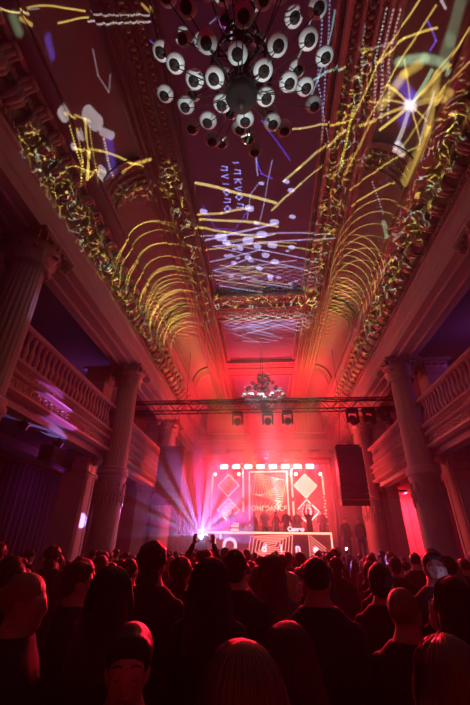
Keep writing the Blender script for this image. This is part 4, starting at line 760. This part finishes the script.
# slight lens wobble so that no line is ruler straight
nz = nt.nodes.new('ShaderNodeTexNoise'); nz.inputs['Scale'].default_value = 9.0; nz.inputs['Detail'].default_value = 1
nt.links.new(UV0, nz.inputs['Vector'])
UV = VM(nt, 'MULTIPLY_ADD', VM(nt, 'SUBTRACT', nz.outputs['Color'], (.5, .5, .5)).outputs[0], (.012, .012, 0), UV0).outputs[0]
PCOL = {'w': (.72, .85, .90), 'y': (.92, .88, .18), 'b': (.16, .12, 1), 'g': (.40, .85, .50), 't': (.45, .6, 1.0)}
last = [None]
def dep():   # each shape is evaluated after the one before it
    return UV if last[0] is None else VM(nt, 'MULTIPLY_ADD', last[0], (1e-7, 1e-7, 0), UV).outputs[0]
def capsule(a, b, w, soft):
    A_ = Vector((a[0], a[1], 0)); B_ = Vector((b[0], b[1], 0)); ba = B_-A_; l2 = max(1e-8, ba.length_squared)
    pa = VM(nt, 'SUBTRACT', dep(), tuple(A_)).outputs[0]
    h = VM(nt, 'DOT_PRODUCT', pa, tuple(ba/l2)).outputs['Value']
    h = MA(nt, 'ADD', h, 0.0, clamp=True)
    q = VM(nt, 'MULTIPLY_ADD', tuple(-ba), h, pa).outputs[0]
    d = VM(nt, 'LENGTH', q).outputs['Value']
    return MA(nt, 'MULTIPLY_ADD', d, -1/soft, (w+soft*.5)/soft, clamp=True), h
acc = {}
def accum(col, val, st):
    acc[col] = MA(nt, 'MULTIPLY', val, st) if col not in acc else MA(nt, 'MULTIPLY_ADD', val, st, acc[col])
    last[0] = acc[col]
for (ax, ay, bx, by, w, so, col, st, dots) in SEGS:
    m_, h = capsule((ax, ay), (bx, by), w, so)
    if dots: m_ = MA(nt, 'MULTIPLY', m_, MA(nt, 'MULTIPLY_ADD', MA(nt, 'SINE', MA(nt, 'MULTIPLY', h, dots*2*pi)), 2.0, .5, clamp=True))
    accum(col, m_, st)
for (cx_, cy_, r, w, so, col, st, dx, dy) in ARCS:
    pa = VM(nt, 'SUBTRACT', dep(), (cx_, cy_, 0)).outputs[0]
    d = MA(nt, 'ABSOLUTE', MA(nt, 'SUBTRACT', VM(nt, 'LENGTH', pa).outputs['Value'], r))
    m_ = MA(nt, 'MULTIPLY_ADD', d, -1/so, (w+so*.5)/so, clamp=True)
    g = MA(nt, 'MULTIPLY_ADD', VM(nt, 'DOT_PRODUCT', pa, (dx/r, dy/r, 0)).outputs['Value'], 2.2, -1.1, clamp=True)
    accum(col, MA(nt, 'MULTIPLY', m_, g), st)
vo = nt.nodes.new('ShaderNodeTexVoronoi'); vo.feature = 'DISTANCE_TO_EDGE'; vo.inputs['Scale'].default_value = 34
nt.links.new(VM(nt, 'MULTIPLY_ADD', nz.outputs['Color'], (.12, .12, 0), UV0).outputs[0], vo.inputs['Vector'])
net = MA(nt, 'MULTIPLY_ADD', vo.outputs['Distance'], -14.0, 1.0, clamp=True)
n2 = nt.nodes.new('ShaderNodeTexNoise'); n2.inputs['Scale'].default_value = 60; nt.links.new(UV0, n2.inputs['Vector'])
net = MA(nt, 'MULTIPLY', net, MA(nt, 'MULTIPLY_ADD', n2.outputs[0], 6, -2.6, clamp=True))
n3 = nt.nodes.new('ShaderNodeTexNoise'); n3.inputs['Scale'].default_value = 20; nt.links.new(UV0, n3.inputs['Vector'])
hue = MA(nt, 'MULTIPLY_ADD', n3.outputs[0], 8, -3.8, clamp=True)
tot = None
for (ax, ay, bx, by, w, so, st) in NETS:
    m_, h = capsule((ax, ay), (bx, by), w, so)
    tot = MA(nt, 'MULTIPLY', m_, st) if tot is None else MA(nt, 'MULTIPLY_ADD', m_, st, tot); last[0] = tot
net = MA(nt, 'MULTIPLY', net, tot)
nw = MA(nt, 'MULTIPLY', net, hue); accum('w', nw, .7); accum('g', nw, .45); accum('y', MA(nt, 'SUBTRACT', net, nw), 1.2)
for k, off in enumerate((.62, -.55)):
    wv_ = nt.nodes.new('ShaderNodeTexWave'); wv_.inputs['Scale'].default_value = 22; wv_.inputs['Distortion'].default_value = 4; wv_.inputs['Detail'].default_value = 2; wv_.inputs['Detail Scale'].default_value = 1.2
    mp = nt.nodes.new('ShaderNodeMapping'); mp.inputs['Rotation'].default_value = (0, 0, pi/2+off*.6); mp.inputs['Scale'].default_value = (1, 1, 1)
    nt.links.new(UV0, mp.inputs['Vector']); nt.links.new(mp.outputs[0], wv_.inputs['Vector'])
    ln_ = MA(nt, 'MULTIPLY_ADD', wv_.outputs['Fac'], 9, -8.0, clamp=True)
    for (ax, ay, bx, by, w, so, col, st) in STRE:
        m_, h = capsule((ax, ay), (bx, by), w, so); accum(col, MA(nt, 'MULTIPLY', m_, ln_), st)
col_sum = None
for c_, v_ in acc.items():
    a = PCOL[c_]
    cc = nt.nodes.new('ShaderNodeCombineXYZ')
    for q in range(3): nt.links.new(MA(nt, 'MULTIPLY', v_, a[q]), cc.inputs[q])
    col_sum = cc.outputs[0] if col_sum is None else VM(nt, 'ADD', col_sum, cc.outputs[0]).outputs[0]
nt.links.new(col_sum, em.inputs['Color']); em.inputs['Strength'].default_value = 1.0

# ------------------------------------------------------------------ chandeliers
gl_me = MB().lathe([(.03,-.035),(.075,-.03),(.118,-.005),(.128,.03),(.115,.075),(.075,.11),(.03,.12)], 20).mesh('globe_shade', M_opal)
cu_me = MB().lathe([(.005,-.10),(.02,-.09),(.028,-.06),(.062,-.06),(.074,-.035),(.066,.0),(.03,.02)], 14).mesh('lamp_cup', M_bronze)
def chandelier(loc, lab):
    c = empty('chandelier', loc, lab, 'chandelier', 'many armed globe chandeliers')
    h = MB().lathe([(.02,-.30),(.05,-.27),(.06,-.2),(.16,-.16),(.205,-.05),(.20,.08),(.13,.2),(.09,.3)], 20)
    for k in range(12): h.ell((.17*cos(k*pi/6), .17*sin(k*pi/6), .10), .05, .05, .07, 8, 6)
    h.build('hub', M_bronze, c)
    s_ = MB().tube((0,0,.2), (0,0,2.3), .035, 8).tube((0,0,2.3), (0,0,12.5-loc[2]), .012, 6)
    for z in (.5,.8,1.2,1.6,2.0): s_.lathe([(.04,z-.06),(.10,z-.02),(.10,z+.03),(.04,z+.07)], 14)
    s_.build('stem', M_bronze, c)
    for R_, z in ((.42,.62),(.34,1.15),(.26,1.65)):
        rg = MB(); rg.torus((0,0,z), R_, .018, n=24)
        for k in range(8): rg.tube((0,0,z-.05), (R_*cos(k*pi/4), R_*sin(k*pi/4), z), .012, 5)
        for k in range(16): rg.ell((R_*cos(k*pi/8), R_*sin(k*pi/8), z-.05), .02, .02, .05, 6, 4)
        rg.build('crown_ring', M_bronze, c)
    for R_, z, n, off, zs in ((.36,.16,6,.45,0.0),(.64,.30,8,.1,.05),(.92,.50,10,.25,.1),(1.16,.78,13,.0,.2),(.86,1.10,8,.3,.8),(.58,1.55,6,.1,1.2),(.30,1.95,4,.5,1.6)):
        for k in range(n):
            a = off+2*pi*k/n; rr = R_*(1+.05*sin(k*2.4)); zz = z+.05*cos(k*3.1)
            pts = [(rr*t*cos(a), rr*t*sin(a), zs+(zz-.06-zs)*(t**1.5)-.05*sin(pi*t)*(rr)) for t in (0,.15,.3,.45,.6,.75,.9,1)]
            MB().path(pts, .007, 5).build('arm', M_bronze, c)
            g = inst('globe', gl_me, c, (rr*cos(a), rr*sin(a), zz), (.18*sin(a), -.18*cos(a), 0))
            inst('cup', cu_me, g)
    return c
chandelier((-.07, 2.36, 6.95), 'huge chandelier of white globes hanging near the camera')
chandelier((.1, 18.9, 8.75), 'small looking distant chandelier of white globes above the front truss')

# ------------------------------------------------------------------ people
M_skin = mat('skin', (.62, .40, .31), .5, noise=.06, scale=5)
def hair_mat(name, col, var):
    m = mat(name, col, .42, noise=var, scale=1.0, spec=.6, bump=.9); nt = m.node_tree
    n = [q for q in nt.nodes if q.bl_idname == 'ShaderNodeTexNoise'][0]; tc = [q for q in nt.nodes if q.bl_idname == 'ShaderNodeTexCoord'][0]
    sp = nt.nodes.new('ShaderNodeSeparateXYZ'); nt.links.new(tc.outputs['Object'], sp.inputs[0])
    ang = NN(nt, 'ShaderNodeMath', 'ARCTAN2', sp.outputs[0], NN(nt, 'ShaderNodeMath', 'ADD', sp.outputs[1], .03).outputs[0]).outputs[0]
    cb = nt.nodes.new('ShaderNodeCombineXYZ'); nt.links.new(NN(nt, 'ShaderNodeMath', 'MULTIPLY', ang, 17.0).outputs[0], cb.inputs[0])
    nt.links.new(NN(nt, 'ShaderNodeMath', 'MULTIPLY', sp.outputs[2], 3.0).outputs[0], cb.inputs[1]); nt.links.new(cb.outputs[0], n.inputs['Vector'])
    bp = [q for q in nt.nodes if q.bl_idname == 'ShaderNodeBump'][0]; bp.inputs['Distance'].default_value = .02
    return m
M_hair_d = hair_mat('dark_hair', (.030, .018, .013), .7)
M_hair_b = hair_mat('blonde_hair', (.42, .28, .15), .75)
M_hair_m = hair_mat('brown_hair', (.11, .06, .036), .7)
M_cl = {'black': mat('black_cloth', (.018, .016, .018), .85, scale=12), 'navy': mat('navy_cloth', (.03, .035, .06), .85, scale=12),
        'white': mat('pale_cloth', (.45, .42, .40), .85, scale=12), 'grey': mat('grey_cloth', (.10, .09, .10), .85, scale=12),
        'red': mat('wine_cloth', (.16, .02, .03), .8, scale=12)}
M_jean = mat('denim', (.03, .035, .055), .85, scale=12)
M_shoe = mat('shoe_leather', (.02, .018, .018), .5, scale=12)
M_eye = mat('eyeball', (.6, .58, .56), .2, noise=.02)

def remesh(mb, name, m, vox, smooth=4):
    me = mb.mesh('tmp', m); o = bpy.data.objects.new('tmp', me); COL.objects.link(o)
    r = o.modifiers.new('r', 'REMESH'); r.mode = 'VOXEL'; r.voxel_size = vox; r.use_smooth_shade = True
    s = o.modifiers.new('s', 'SMOOTH'); s.factor = .5; s.iterations = smooth
    dg = bpy.context.evaluated_depsgraph_get(); dg.update()
    out = bpy.data.meshes.new_from_object(o.evaluated_get(dg)); out.name = name
    bpy.data.objects.remove(o); bpy.data.meshes.remove(me)
    out.materials.clear(); out.materials.append(m); return out
def limb(mb, pts, rr):          # smooth tapering chain
    P_ = [Vector(p) for p in pts]
    for i in range(len(P_)-1):
        mb.tube(P_[i], P_[i+1], rr[i], 10, rr[i+1])
        mb.ell(P_[i], rr[i], rr[i], rr[i], 10, 8)
    mb.ell(P_[-1], rr[-1], rr[-1], rr[-1], 10, 8)
def hand(mb, wrist, d, side, curl=.5):      # palm, four unequal fingers with a knuckle bend, thumb from the side
    w = Vector(wrist); d = Vector(d).normalized(); s = (Vector(side)-d*Vector(side).dot(d)).normalized(); n_ = d.cross(s)
    mr = Matrix((s, d, n_)).transposed().to_4x4()
    mb.ell(w+d*.045, .040, .052, .016, 10, 8, mr)
    for i, L in enumerate((.068, .078, .072, .056)):
        b = w+d*.085+s*(.028-.019*i); k1 = b+(d*cos(curl*.5)+n_*sin(curl*.5))*L*.5; k2 = k1+(d*cos(curl)+n_*sin(curl))*L*.5
        limb(mb, (w+d*.05+s*(.02-.014*i), b, k1, k2), (.010, .0105, .0095, .008))
    t0 = w+d*.02+s*.03; t1 = t0+(d*.6+s*.7).normalized()*.04; limb(mb, (t0, t1, t1+(d*.9+s*.3+n_*.2)*.032), (.013, .012, .010))
def arm_pts(pose, sx):
    sh = Vector((sx*.178, -.005, 1.405))
    if pose == 'down': return sh, Vector((sx*.235, -.03, 1.14)), Vector((sx*.225, .06, .90)), Vector((0, .15, -1))
    if pose == 'up': return sh, Vector((sx*.27, .08, 1.66)), Vector((sx*.17, .14, 1.90)), Vector((-.15*sx, .05, 1))
    if pose == 'phone': return sh, Vector((sx*.24, .10, 1.18)), Vector((sx*.11, .30, 1.33)), Vector((-.2*sx, .2, 1))
    if pose == 'deck': return sh, Vector((sx*.25, .02, 1.15)), Vector((sx*.17, .25, 1.08)), Vector((0, 1, -.1))
def make_kind(sex, poseL, poseR, vox):
    k = 1.0 if sex == 'm' else .9
    b = MB()
    b.loft([((0,0,.86),.15*k,.10),((0,0,.95),.165,.115),((0,0,1.08),.135*k,.10),((0,.01,1.22),.150*k,.11),((0,.01,1.35),.168*k,.115),((0,-.005,1.45),.175*k,.095),((0,-.01,1.49),.135*k,.085),((0,-.01,1.53),.088*k,.074),((0,-.005,1.58),.066*k,.066),((0,.005,1.62),.06,.062)])
    b.ell((0,0,.90), .16, .11, .09)
    # head
    b.ell((0,-.008,1.675), .073, .092, .088, 20, 14)       # cranium
    b.ell((0,.026,1.615), .058, .062, .078, 16, 12)        # face and jaw
    b.ell((0,.070,1.558), .024, .020, .020, 10, 8)         # chin
    b.ell((0,.083,1.668), .042, .012, .010, 10, 8)         # brow
    b.tube((0,.086,1.655), (0,.104,1.618), .008, 8, .013); b.ell((0,.098,1.612), .017, .012, .010, 8, 6)
    b.ell((0,.086,1.585), .024, .009, .006, 10, 6); b.ell((0,.084,1.575), .020, .009, .006, 10, 6)
    for q in (-1, 1):
        b.ell((q*.040,.064,1.630), .020, .018, .022, 10, 8)
        b.ell((q*.074,-.002,1.635), .010, .020, .032, 10, 8)
    for q in (-1, 1):
        b.ell((q*.030,.083,1.658), .018, .008, .0065, 10, 6); b.ell((q*.030,.081,1.628), .016, .006, .005, 10, 6)
        b.ell((q*.0135,.088,1.645), .0085, .014, .018, 8, 6); b.ell((q*.052,.060,1.646), .010, .022, .03, 8, 6)
    if sex == 'f':
        for q in (-1, 1): b.ell((q*.068,.085,1.29), .058, .05, .055, 12, 10)
    arms = {}
    for sx, pose in ((-1, poseL), (1, poseR)):
        s0, el, wr, hd = arm_pts(pose, sx); s0 = Vector((s0.x*k, s0.y, s0.z)); arms[sx] = (s0, el, wr, hd, pose)
        limb(b, (s0, el, wr), (.050*k, .040*k, .026*k))
        side = Vector((0, 1, 0)) if pose == 'down' else Vector((-sx, 0, 0))
        hand(b, wr, hd, side, .7 if pose in ('phone', 'down') else .35)
        hx = .09
        limb(b, ((sx*hx, 0, .88), (sx*.10, .02, .48), (sx*.10, -.01, .09)), (.085, .056, .038))
        b.ell((sx*.105, .055, .045), .042, .12, .040, 12, 8)
    me_b = remesh(b, 'body', M_skin, vox, 3)
    t = MB()
    t.loft([((0,0,.84),.175,.13),((0,0,.95),.18,.13),((0,0,1.08),.150*k,.115),((0,.01,1.22),.165*k,.125),((0,.01,1.35),.186*k,.13),((0,-.005,1.45),.195*k,.11),((0,-.01,1.49),.155*k,.098),((0,-.01,1.535),.102*k,.088)])
    if sex == 'f':
        for q in (-1, 1): t.ell((q*.068,.085,1.29), .066, .06, .062, 12, 10)
    for sx in (-1, 1):
        s0, el, wr, hd, pose = arms[sx]; e2 = wr.lerp(el, .12 if sex == 'm' else .35)
        limb(t, (s0, el, e2), (.066*k, .054*k, .042*k))
    me_t = remesh(t, 'top', M_cl['black'], vox*1.3, 3)
    r = MB(); r.loft([((0,0,.78),.160,.12),((0,0,.90),.166,.120),((0,0,.98),.150,.105)])
    for sx in (-1, 1): limb(r, ((sx*.088, 0, .84), (sx*.10, .02, .48), (sx*.10, -.01, .10)), (.098, .070, .058))
    me_r = remesh(r, 'trousers', M_jean, .02, 2)
    sh = MB()
    for sx in (-1, 1): sh.ell((sx*.105, .055, .045), .052, .135, .045, 12, 8)
    return dict(b=me_b, t=me_t, r=me_r, s=sh.mesh('shoes', M_shoe), arms=arms)
def strands(mb, n, zlow, rx=.088, ry=.105, cz=1.675, cy=-.018, back=True, wave=.0, width=.004, jit=.012):
    for i in range(n):
        a = random.uniform(-pi*.02, pi*1.02)+pi if back else random.uniform(0, 2*pi)   # around the back half
        zl = zlow+random.uniform(-.05, .06)
        pts = []; st = 5; hang = 7
        r_ = 1+random.uniform(-.01, .09)
        for k in range(st+1):
            t = (k/st)*pi*.5
            pts.append(Vector((rx*r_*sin(t)*cos(a), cy+ry*r_*sin(t)*sin(a), cz+.096*r_*cos(t))))
        ox, oy = random.uniform(-jit, jit), random.uniform(-jit, jit); ph = random.uniform(0, 6)
        if zl < cz-.02:
            p0 = pts[-1]
            for k in range(1, hang+1):
                q = k/hang; z = p0.z+(zl-p0.z)*q
                pts.append(Vector((p0.x*(1+.25*q)+ox*q+wave*sin(q*9+ph), p0.y-.01*q+oy*q+wave*cos(q*8+ph), z)))
        v = []; f = []
        nrm = Vector((cos(a+pi/2), sin(a+pi/2), 0))
        for k, p in enumerate(pts):
            ww = width*(1-.7*k/len(pts)); tw = nrm+Vector((cos(a), sin(a), 0))*random.uniform(.2, .9); v += [p-tw*ww, p+tw*ww]
        for k in range(len(pts)-1): f.append((2*k, 2*k+1, 2*k+3, 2*k+2))
        mb.add(v, f, True)
def hair(kind, m, fine=True):
    h = MB(); n = 1 if fine else .25
    if kind == 'short':
        h.ell((0,-.020,1.690), .084, .097, .093, 24, 16); h.ell((0,-.055,1.640), .070, .060, .070, 16, 12)
        h.ell((0,.045,1.735), .060, .040, .030, 14, 10)
        me = remesh(h, 'hair', m, .012, 3) if not fine else remesh(h, 'hair', m, .008, 3)
        if fine:
            x = MB()
            for i in range(500):
                a = random.uniform(0, 2*pi); t = random.uniform(0, pi*.52); nx = Vector((sin(t)*cos(a), sin(t)*sin(a), cos(t)))
                p = Vector((.080*nx.x, -.02+.093*nx.y, 1.690+.085*nx.z)); d = (nx+Vector((random.uniform(-.5,.5), random.uniform(-.5,.5), random.uniform(-.6,.2)))).normalized()
                s_ = nx.cross(d).normalized()*.0018
                if p.y > .055 and p.z < 1.70: continue
                x.add([p-s_, p+s_, p+d*.016], [(0,1,2)])
            b = bmesh.new(); b.from_mesh(me); xm = x.mesh('x', m); b.from_mesh(xm); b.to_mesh(me); b.free()
        return me
    if kind == 'cropped':
        h.ell((0,-.014,1.684), .080, .097, .091, 24, 16); return remesh(h, 'hair', m, .009, 2)
    if kind == 'curly':
        for i in range(150):
            a = random.uniform(0, 2*pi); t = random.uniform(0, pi*.62); nx = Vector((sin(t)*cos(a), sin(t)*sin(a), cos(t)))
            p = Vector((.083*nx.x, -.03+.092*nx.y, 1.69+.085*nx.z))
            if p.y > .05 and p.z < 1.705: continue
            r_ = random.uniform(.016, .026); h.ell(p, r_, r_, r_, 8, 6)
        h.ell((0,-.025,1.69), .084, .095, .088, 16, 12); h.ell((0,-.07,1.58), .075, .05, .07, 12, 8)
        return remesh(h, 'hair', m, .009, 1)
    if kind == 'bun':
        h.ell((0,-.018,1.688), .086, .101, .096, 24, 16); h.ell((0,-.135,1.69), .042, .04, .042, 14, 10); h.ell((0,.040,1.730), .062, .044, .030, 14, 10)
        for q in (-1, 1): h.ell((q*.062,.02,1.69), .022, .05, .045, 12, 8)
        return remesh(h, 'hair', m, .009, 2)
    # long / wavy / bob : cap, curtain behind, sides
    zl = {'long': 1.22, 'wavy': 1.30, 'bob': 1.50}[kind]
    h.ell((0,-.022,1.686), .094, .104, .092, 24, 16)
    wv = .012 if kind == 'wavy' else 0
    h.loft([((0,-.03,1.70),.092,.09),((0,-.05,1.62),.108,.075),((0,-.07,1.53),.122+wv,.065),((0,-.10,1.43),.135,.055),((0,-.12,max(zl,1.34)),.135+wv,.045),((0,-.13,zl),.11,.025)] if kind != 'bob' else
           [((0,-.03,1.70),.092,.09),((0,-.04,1.62),.110,.085),((0,-.05,1.55),.114,.08),((0,-.05,1.50),.10,.06)], 24)
    for q in (-1, 1): limb(h, ((q*.074,.0,1.70), (q*.094,.015,1.62), (q*.098,.02,1.52)), (.024, .028, .020))
    me = remesh(h, 'hair', m, .010, 2)
    if fine:
        x = MB(); strands(x, 520, zl, rx=.098, ry=.112, wave=.014 if kind == 'wavy' else .004, jit=.045 if kind == 'wavy' else .022, width=.003)
        b = bmesh.new(); b.from_mesh(me); xm = x.mesh('x', m); b.from_mesh(xm)
        for f in b.faces: f.smooth = True
        b.to_mesh(me); b.free()
    return me
KN = {}
def kind(sex, l, r, fine):
    key = (sex, l, r, fine)
    if key not in KN: KN[key] = make_kind(sex, l, r, .0105 if fine else .0135)
    return KN[key]
HR = {}
def hmesh(k, c, fine):
    key = (k, c, fine)
    if key not in HR: HR[key] = hair(k, {'d': M_hair_d, 'b': M_hair_b, 'm': M_hair_m}[c], fine)
    return HR[key]
TOPS = {}
def top_mesh(K, col):
    if (id(K), col) not in TOPS:
        t = K['t'].copy(); t.materials.clear(); t.materials.append(M_cl[col]); TOPS[(id(K), col)] = t
    return TOPS[(id(K), col)]
eye_me = MB().ell((0,0,0), .0125, .0125, .0115, 12, 8).mesh('eyeball', M_eye)
M_lip = mat('lips', (.42, .12, .11), .45, noise=.05)
brow_me = MB().path([(.014,.0925,1.668),(.026,.0955,1.675),(.040,.089,1.673),(.052,.076,1.664)], .004, 6, rr=[.002,.003,.0028,.0015]).mesh('eyebrow', M_hair_d)
lip_me = MB().path([(-.022,.088,1.583),(-.010,.0955,1.588),(0,.0965,1.586),(.010,.0955,1.588),(.022,.088,1.583)], .004, 6, rr=[.002,.0045,.004,.0045,.002]).path([(-.020,.088,1.580),(0,.0965,1.575),(.020,.088,1.580)], .004, 6, rr=[.002,.0055,.002]).mesh('lips', M_lip)
lid_me = MB().ell((0,0,0), .0165, .0150, .0135, 14, 10).mesh('eyelid', M_skin)
lash_me = MB().path([(-.0135,.008,-.003),(-.007,.0135,-.006),(0,.0150,-.007),(.007,.0135,-.006),(.0135,.008,-.003)], .0014, 5).mesh('eyelash', M_hair_d)
iris_me = MB().ell((0,.0098,0), .0055, .0035, .0055, 10, 6).mesh('iris', M_hair_d)
def person(x, y, top, face, hr, hc, col, lab, grp, sex='m', l='down', r='down', fine=True, z0=0.0, eyes=False, closed=False, wide=1.0):
    """face: degrees, 0 looks at the stage, positive turns to the left"""
    K = kind(sex, l, r, fine); s_ = (top-z0)/1.775
    c = empty('person', (x, y, z0), lab, 'person', grp, rz=rad(face)); c.scale = (s_*wide, s_*wide, s_)
    b = inst('body', K['b'], c)
    inst('top', top_mesh(K, col), c); inst('trousers', K['r'], c); inst('shoes', K['s'], c)
    if hr: inst('hair', hmesh(hr, hc, fine), c)
    if eyes:
        for q in (-1, 1):
            e = inst('eye', eye_me, c, (q*.030, .0765, 1.641)); inst('iris', iris_me, e)
        if closed:
            for q in (-1, 1): ld = inst('eyelid', lid_me, c, (q*.030, .0775, 1.6415)); inst('eyelash', lash_me, ld)
        for q in (-1, 1): inst('eyebrow', brow_me, c, (0, 0, 0), sc=(q, 1, 1))
        inst('lips', lip_me, c)
    return c
NG = 'people in the foreground of the crowd'
NEAR = [ # x, y, top z, facing, hair, colour, cloth, sex, armsL, armsR, label
 (-.99,1.84,1.70,-75,'cropped','b','black','m','down','down','man with a pale shaved head in profile looking right'),
 (-1.78,2.92,1.74,-30,'short','d','navy','m','down','down','person with short dark hair near the left picture edge'),
 (-1.12,2.62,1.72,-60,'short','m','black','m','down','down','person with lighter hair in profile between the shaved man and the long haired woman'),
 (-.68,2.06,1.72,0,'long','d','black','f','down','down','woman with very long straight dark hair seen from behind on the left'),
 (-.70,2.82,1.83,-5,'curly','d','black','m','down','down','tall broad man with bushy curly hair seen from behind'),
 (-.24,2.43,1.76,5,'wavy','d','black','f','down','down','woman with long wavy dark hair left of the centre'),
 (-.14,3.02,1.80,0,'short','d','black','m','down','down','man with short dark hair just behind the wavy haired woman'),
 (.04,1.04,1.62,-15,'bob','b','black','f','down','down','person with light hair at the bottom centre, lit red on the crown'),
 (.16,1.66,1.57,10,'wavy','m','black','f','down','down','short woman with tousled dark hair before the broad man in the jacket'),
 (.38,2.48,1.77,0,'cropped','d','navy','m','down','down','broad man in a dark jacket with cropped hair at the centre'),
 (.13,3.42,1.77,0,'long','m','grey','f','down','down','woman with long straight hair left of the broad man, facing the stage'),
 (.31,3.85,1.63,-110,'bob','b','red','f','down','down','blonde woman turned sideways beside the broad man'),
 (.89,3.02,1.72,-35,'short','d','black','m','down','down','man with short dark hair and black top right of the broad man'),
 (.79,2.28,1.64,-40,'cropped','b','black','m','down','down','person with a pale cropped head and black top on the right'),
 (1.15,2.54,1.68,-10,'long','d','black','f','down','down','woman with straight dark hair under the right column'),
 (1.40,3.35,1.82,165,'short','d','black','m','down','phone','man turned back holding a glowing phone by his face'),
 (.61,1.38,1.59,-10,'long','b','grey','f','down','down','blonde woman at the bottom right, hair glowing red'),
 (1.62,3.0,1.78,30,'short','m','navy','m','down','down','man cut off by the right picture edge'),
 (-.88,1.40,1.55,-20,'wavy','m','red','f','down','down','dim figure in the lower left corner of the crowd'),
 (-.14,.62,1.555,0,'short','b','black','m','down','down','light crown of a head at the bottom edge beside the dark haired woman'),
]
for (x,y,t,fc,hr,hc,cl,sx_,l,r,lab) in NEAR:
    p = person(x, y, t, fc, hr, hc, cl, lab, NG, sx_, l, r, eyes=('turned' in lab))
# the woman facing the camera
person(-.36, 1.46, 1.575, 195, 'bun', 'd', 'black', 'woman facing the camera with tied back dark hair', NG, 'f', eyes=True, closed=True)
ph = empty('phone', (1.43, 3.06, 1.56), 'glowing phone held up by the man turned back', 'phone', rz=rad(20))
MB().box(-.036, .036, -.004, .004, -.07, .07).build('case', M_black, ph); MB().box(-.033, .033, .004, .005, -.066, .066).build('screen', M_phone, ph)
light('phone_glow', 'POINT', (1.45, 3.12, 1.63), .10, (.3, .4, 1), size=.03)
# reaching pair of arms in front of the beam
person(-.98, 6.6, 1.76, 0, 'short', 'd', 'black', 'person raising both arms against the blue white beams', NG, 'm', 'up', 'up')
# deeper crowd
random.seed(21)
VAR = [('m','short','d','black','short dark hair and dark top'),('m','cropped','d','navy','cropped hair and navy top'),('f','long','d','black','long dark hair and black top'),
       ('f','bob','m','grey','bobbed brown hair and grey top'),('m','short','m','grey','short brown hair and grey top'),('f','long','b','red','long fair hair and wine top'),
       ('m','curly','d','black','curly dark hair and black top'),('f','bun','d','navy','hair in a bun and navy top')]
placed = [(a[0], a[1]) for a in NEAR]+[(-.36,1.46),(-.98,6.6)]
cnt = 0; CROWD = {}
y = 3.5
while y < 17.3:
    half = min(5.0, .62*y+.4)
    step = .62+.012*y
    x = -half-.25+random.uniform(0, step)
    if y > 7: x = -half
    while x < half*.93:
        xx = x+random.uniform(-.12, .12)-.05*y*.3; yy = y+random.uniform(-.14, .14); x += step
        if any((xx-a)**2+(yy-b)**2 < .40**2 for a, b in placed): continue
        if abs(xx) > 4.9: continue
        if (xx-BX.x)**2+(yy-BX.y)**2 < 1: continue
        placed.append((xx, yy)); v_ = random.choice(VAR); cnt += 1
        zone = 'left' if xx < -.12*yy-.1 else ('right' if xx > .06*yy+.2 else 'centre')
        row = 'closer rows' if yy < 7 else ('middle rows' if yy < 12 else 'far rows')
        hgt = random.gauss(1.74 if v_[0] == 'm' else 1.64, .06)
        hgt = max(1.52, min(1.83, hgt))
        up = random.random()
        l = r = 'down'
        if yy > 8 and up > .96: r = 'up'
        if yy > 4 and up < .06: r = 'phone'
        pp_ = person(xx, yy, hgt, random.gauss(0, 25), v_[1], v_[2], v_[3], 'person with %s, %s, %s' % (v_[4], row, zone), 'crowd members with %s, %s, %s' % (v_[4], row, zone), v_[0], l, r, fine=False)
        CROWD.setdefault(pp_['label'], []).append(pp_)
    y += .72+.012*y
ORD = ('first', 'second', 'third', 'fourth', 'fifth', 'sixth', 'seventh', 'eighth', 'ninth', 'tenth', 'eleventh', 'twelfth')
for lab, ps in CROWD.items():
    ps.sort(key=lambda o: (o.location.x-.1)/o.location.y)
    if 1 < len(ps) <= 12:
        for i, o in enumerate(ps): o['label'] = lab+', %s from the left' % ORD[i]
# phone light shining back out of the crowd on the right of the stage
fl = MB().box(-.036, .036, -.004, .004, -.07, .07); fo = fl.build('phone', M_black); fo.location = (2.62, 13.2, 1.83); tag(fo, 'phone with its small lamp shining from the far crowd', 'phone')
MB().ell((0, -.006, .04), .03, .006, .03, 10, 6).build('lamp', M_flash, fo)
# performers behind the booth
PF = [(-2.45,21.3,-20,'long','d','black','f','down','deck','performer at the left end behind the booth'),
 (-1.75,21.1,0,'short','d','grey','m','deck','deck','performer second from the left behind the booth'),
 (-1.25,21.5,15,'bob','m','white','f','down','down','performer in a pale top left of the screen'),
 (-.62,21.1,-25,'long','b','red','f','down','deck','fair haired performer before the left of the screen'),
 (.0,21.15,0,'short','d','white','m','deck','deck','tallest performer standing before the screen in a pale top'),
 (.62,21.4,20,'long','d','black','f','deck','down','dark haired performer before the right of the screen'),
 (1.15,21.1,0,'short','m','black','m','deck','deck','performer leaning over the glowing console'),
 (1.75,21.2,0,'short','d','grey','m','deck','down','performer just left of the one with raised arms'),
 (2.35,21.1,10,'short','d','black','m','up','up','performer with both arms raised at the right diamond'),
 (3.05,21.3,-10,'cropped','d','navy','m','down','deck','performer at the right end behind the booth')]
for (x,y_,fc,hr,hc,cl,sx_,l,r,lab) in PF:
    h_ = 1.80 if sx_ == 'm' else 1.68
    if 'tallest' in lab: h_ = 1.86
    person(x, y_, 1.98+h_, 180+fc, hr, hc, cl, lab, 'performers behind the booth', sx_, l, r, fine=False, z0=1.98)
person(4.05, 20.2, 1.5+1.8, 190, 'short', 'd', 'black', 'person standing on the stage right of the booth', 'performers behind the booth', 'm', fine=False, z0=1.5)
person(4.6, 19.6, 1.5+1.75, 170, 'short', 'm', 'grey', 'person at the far right edge of the stage', 'performers behind the booth', 'm', fine=False, z0=1.5)
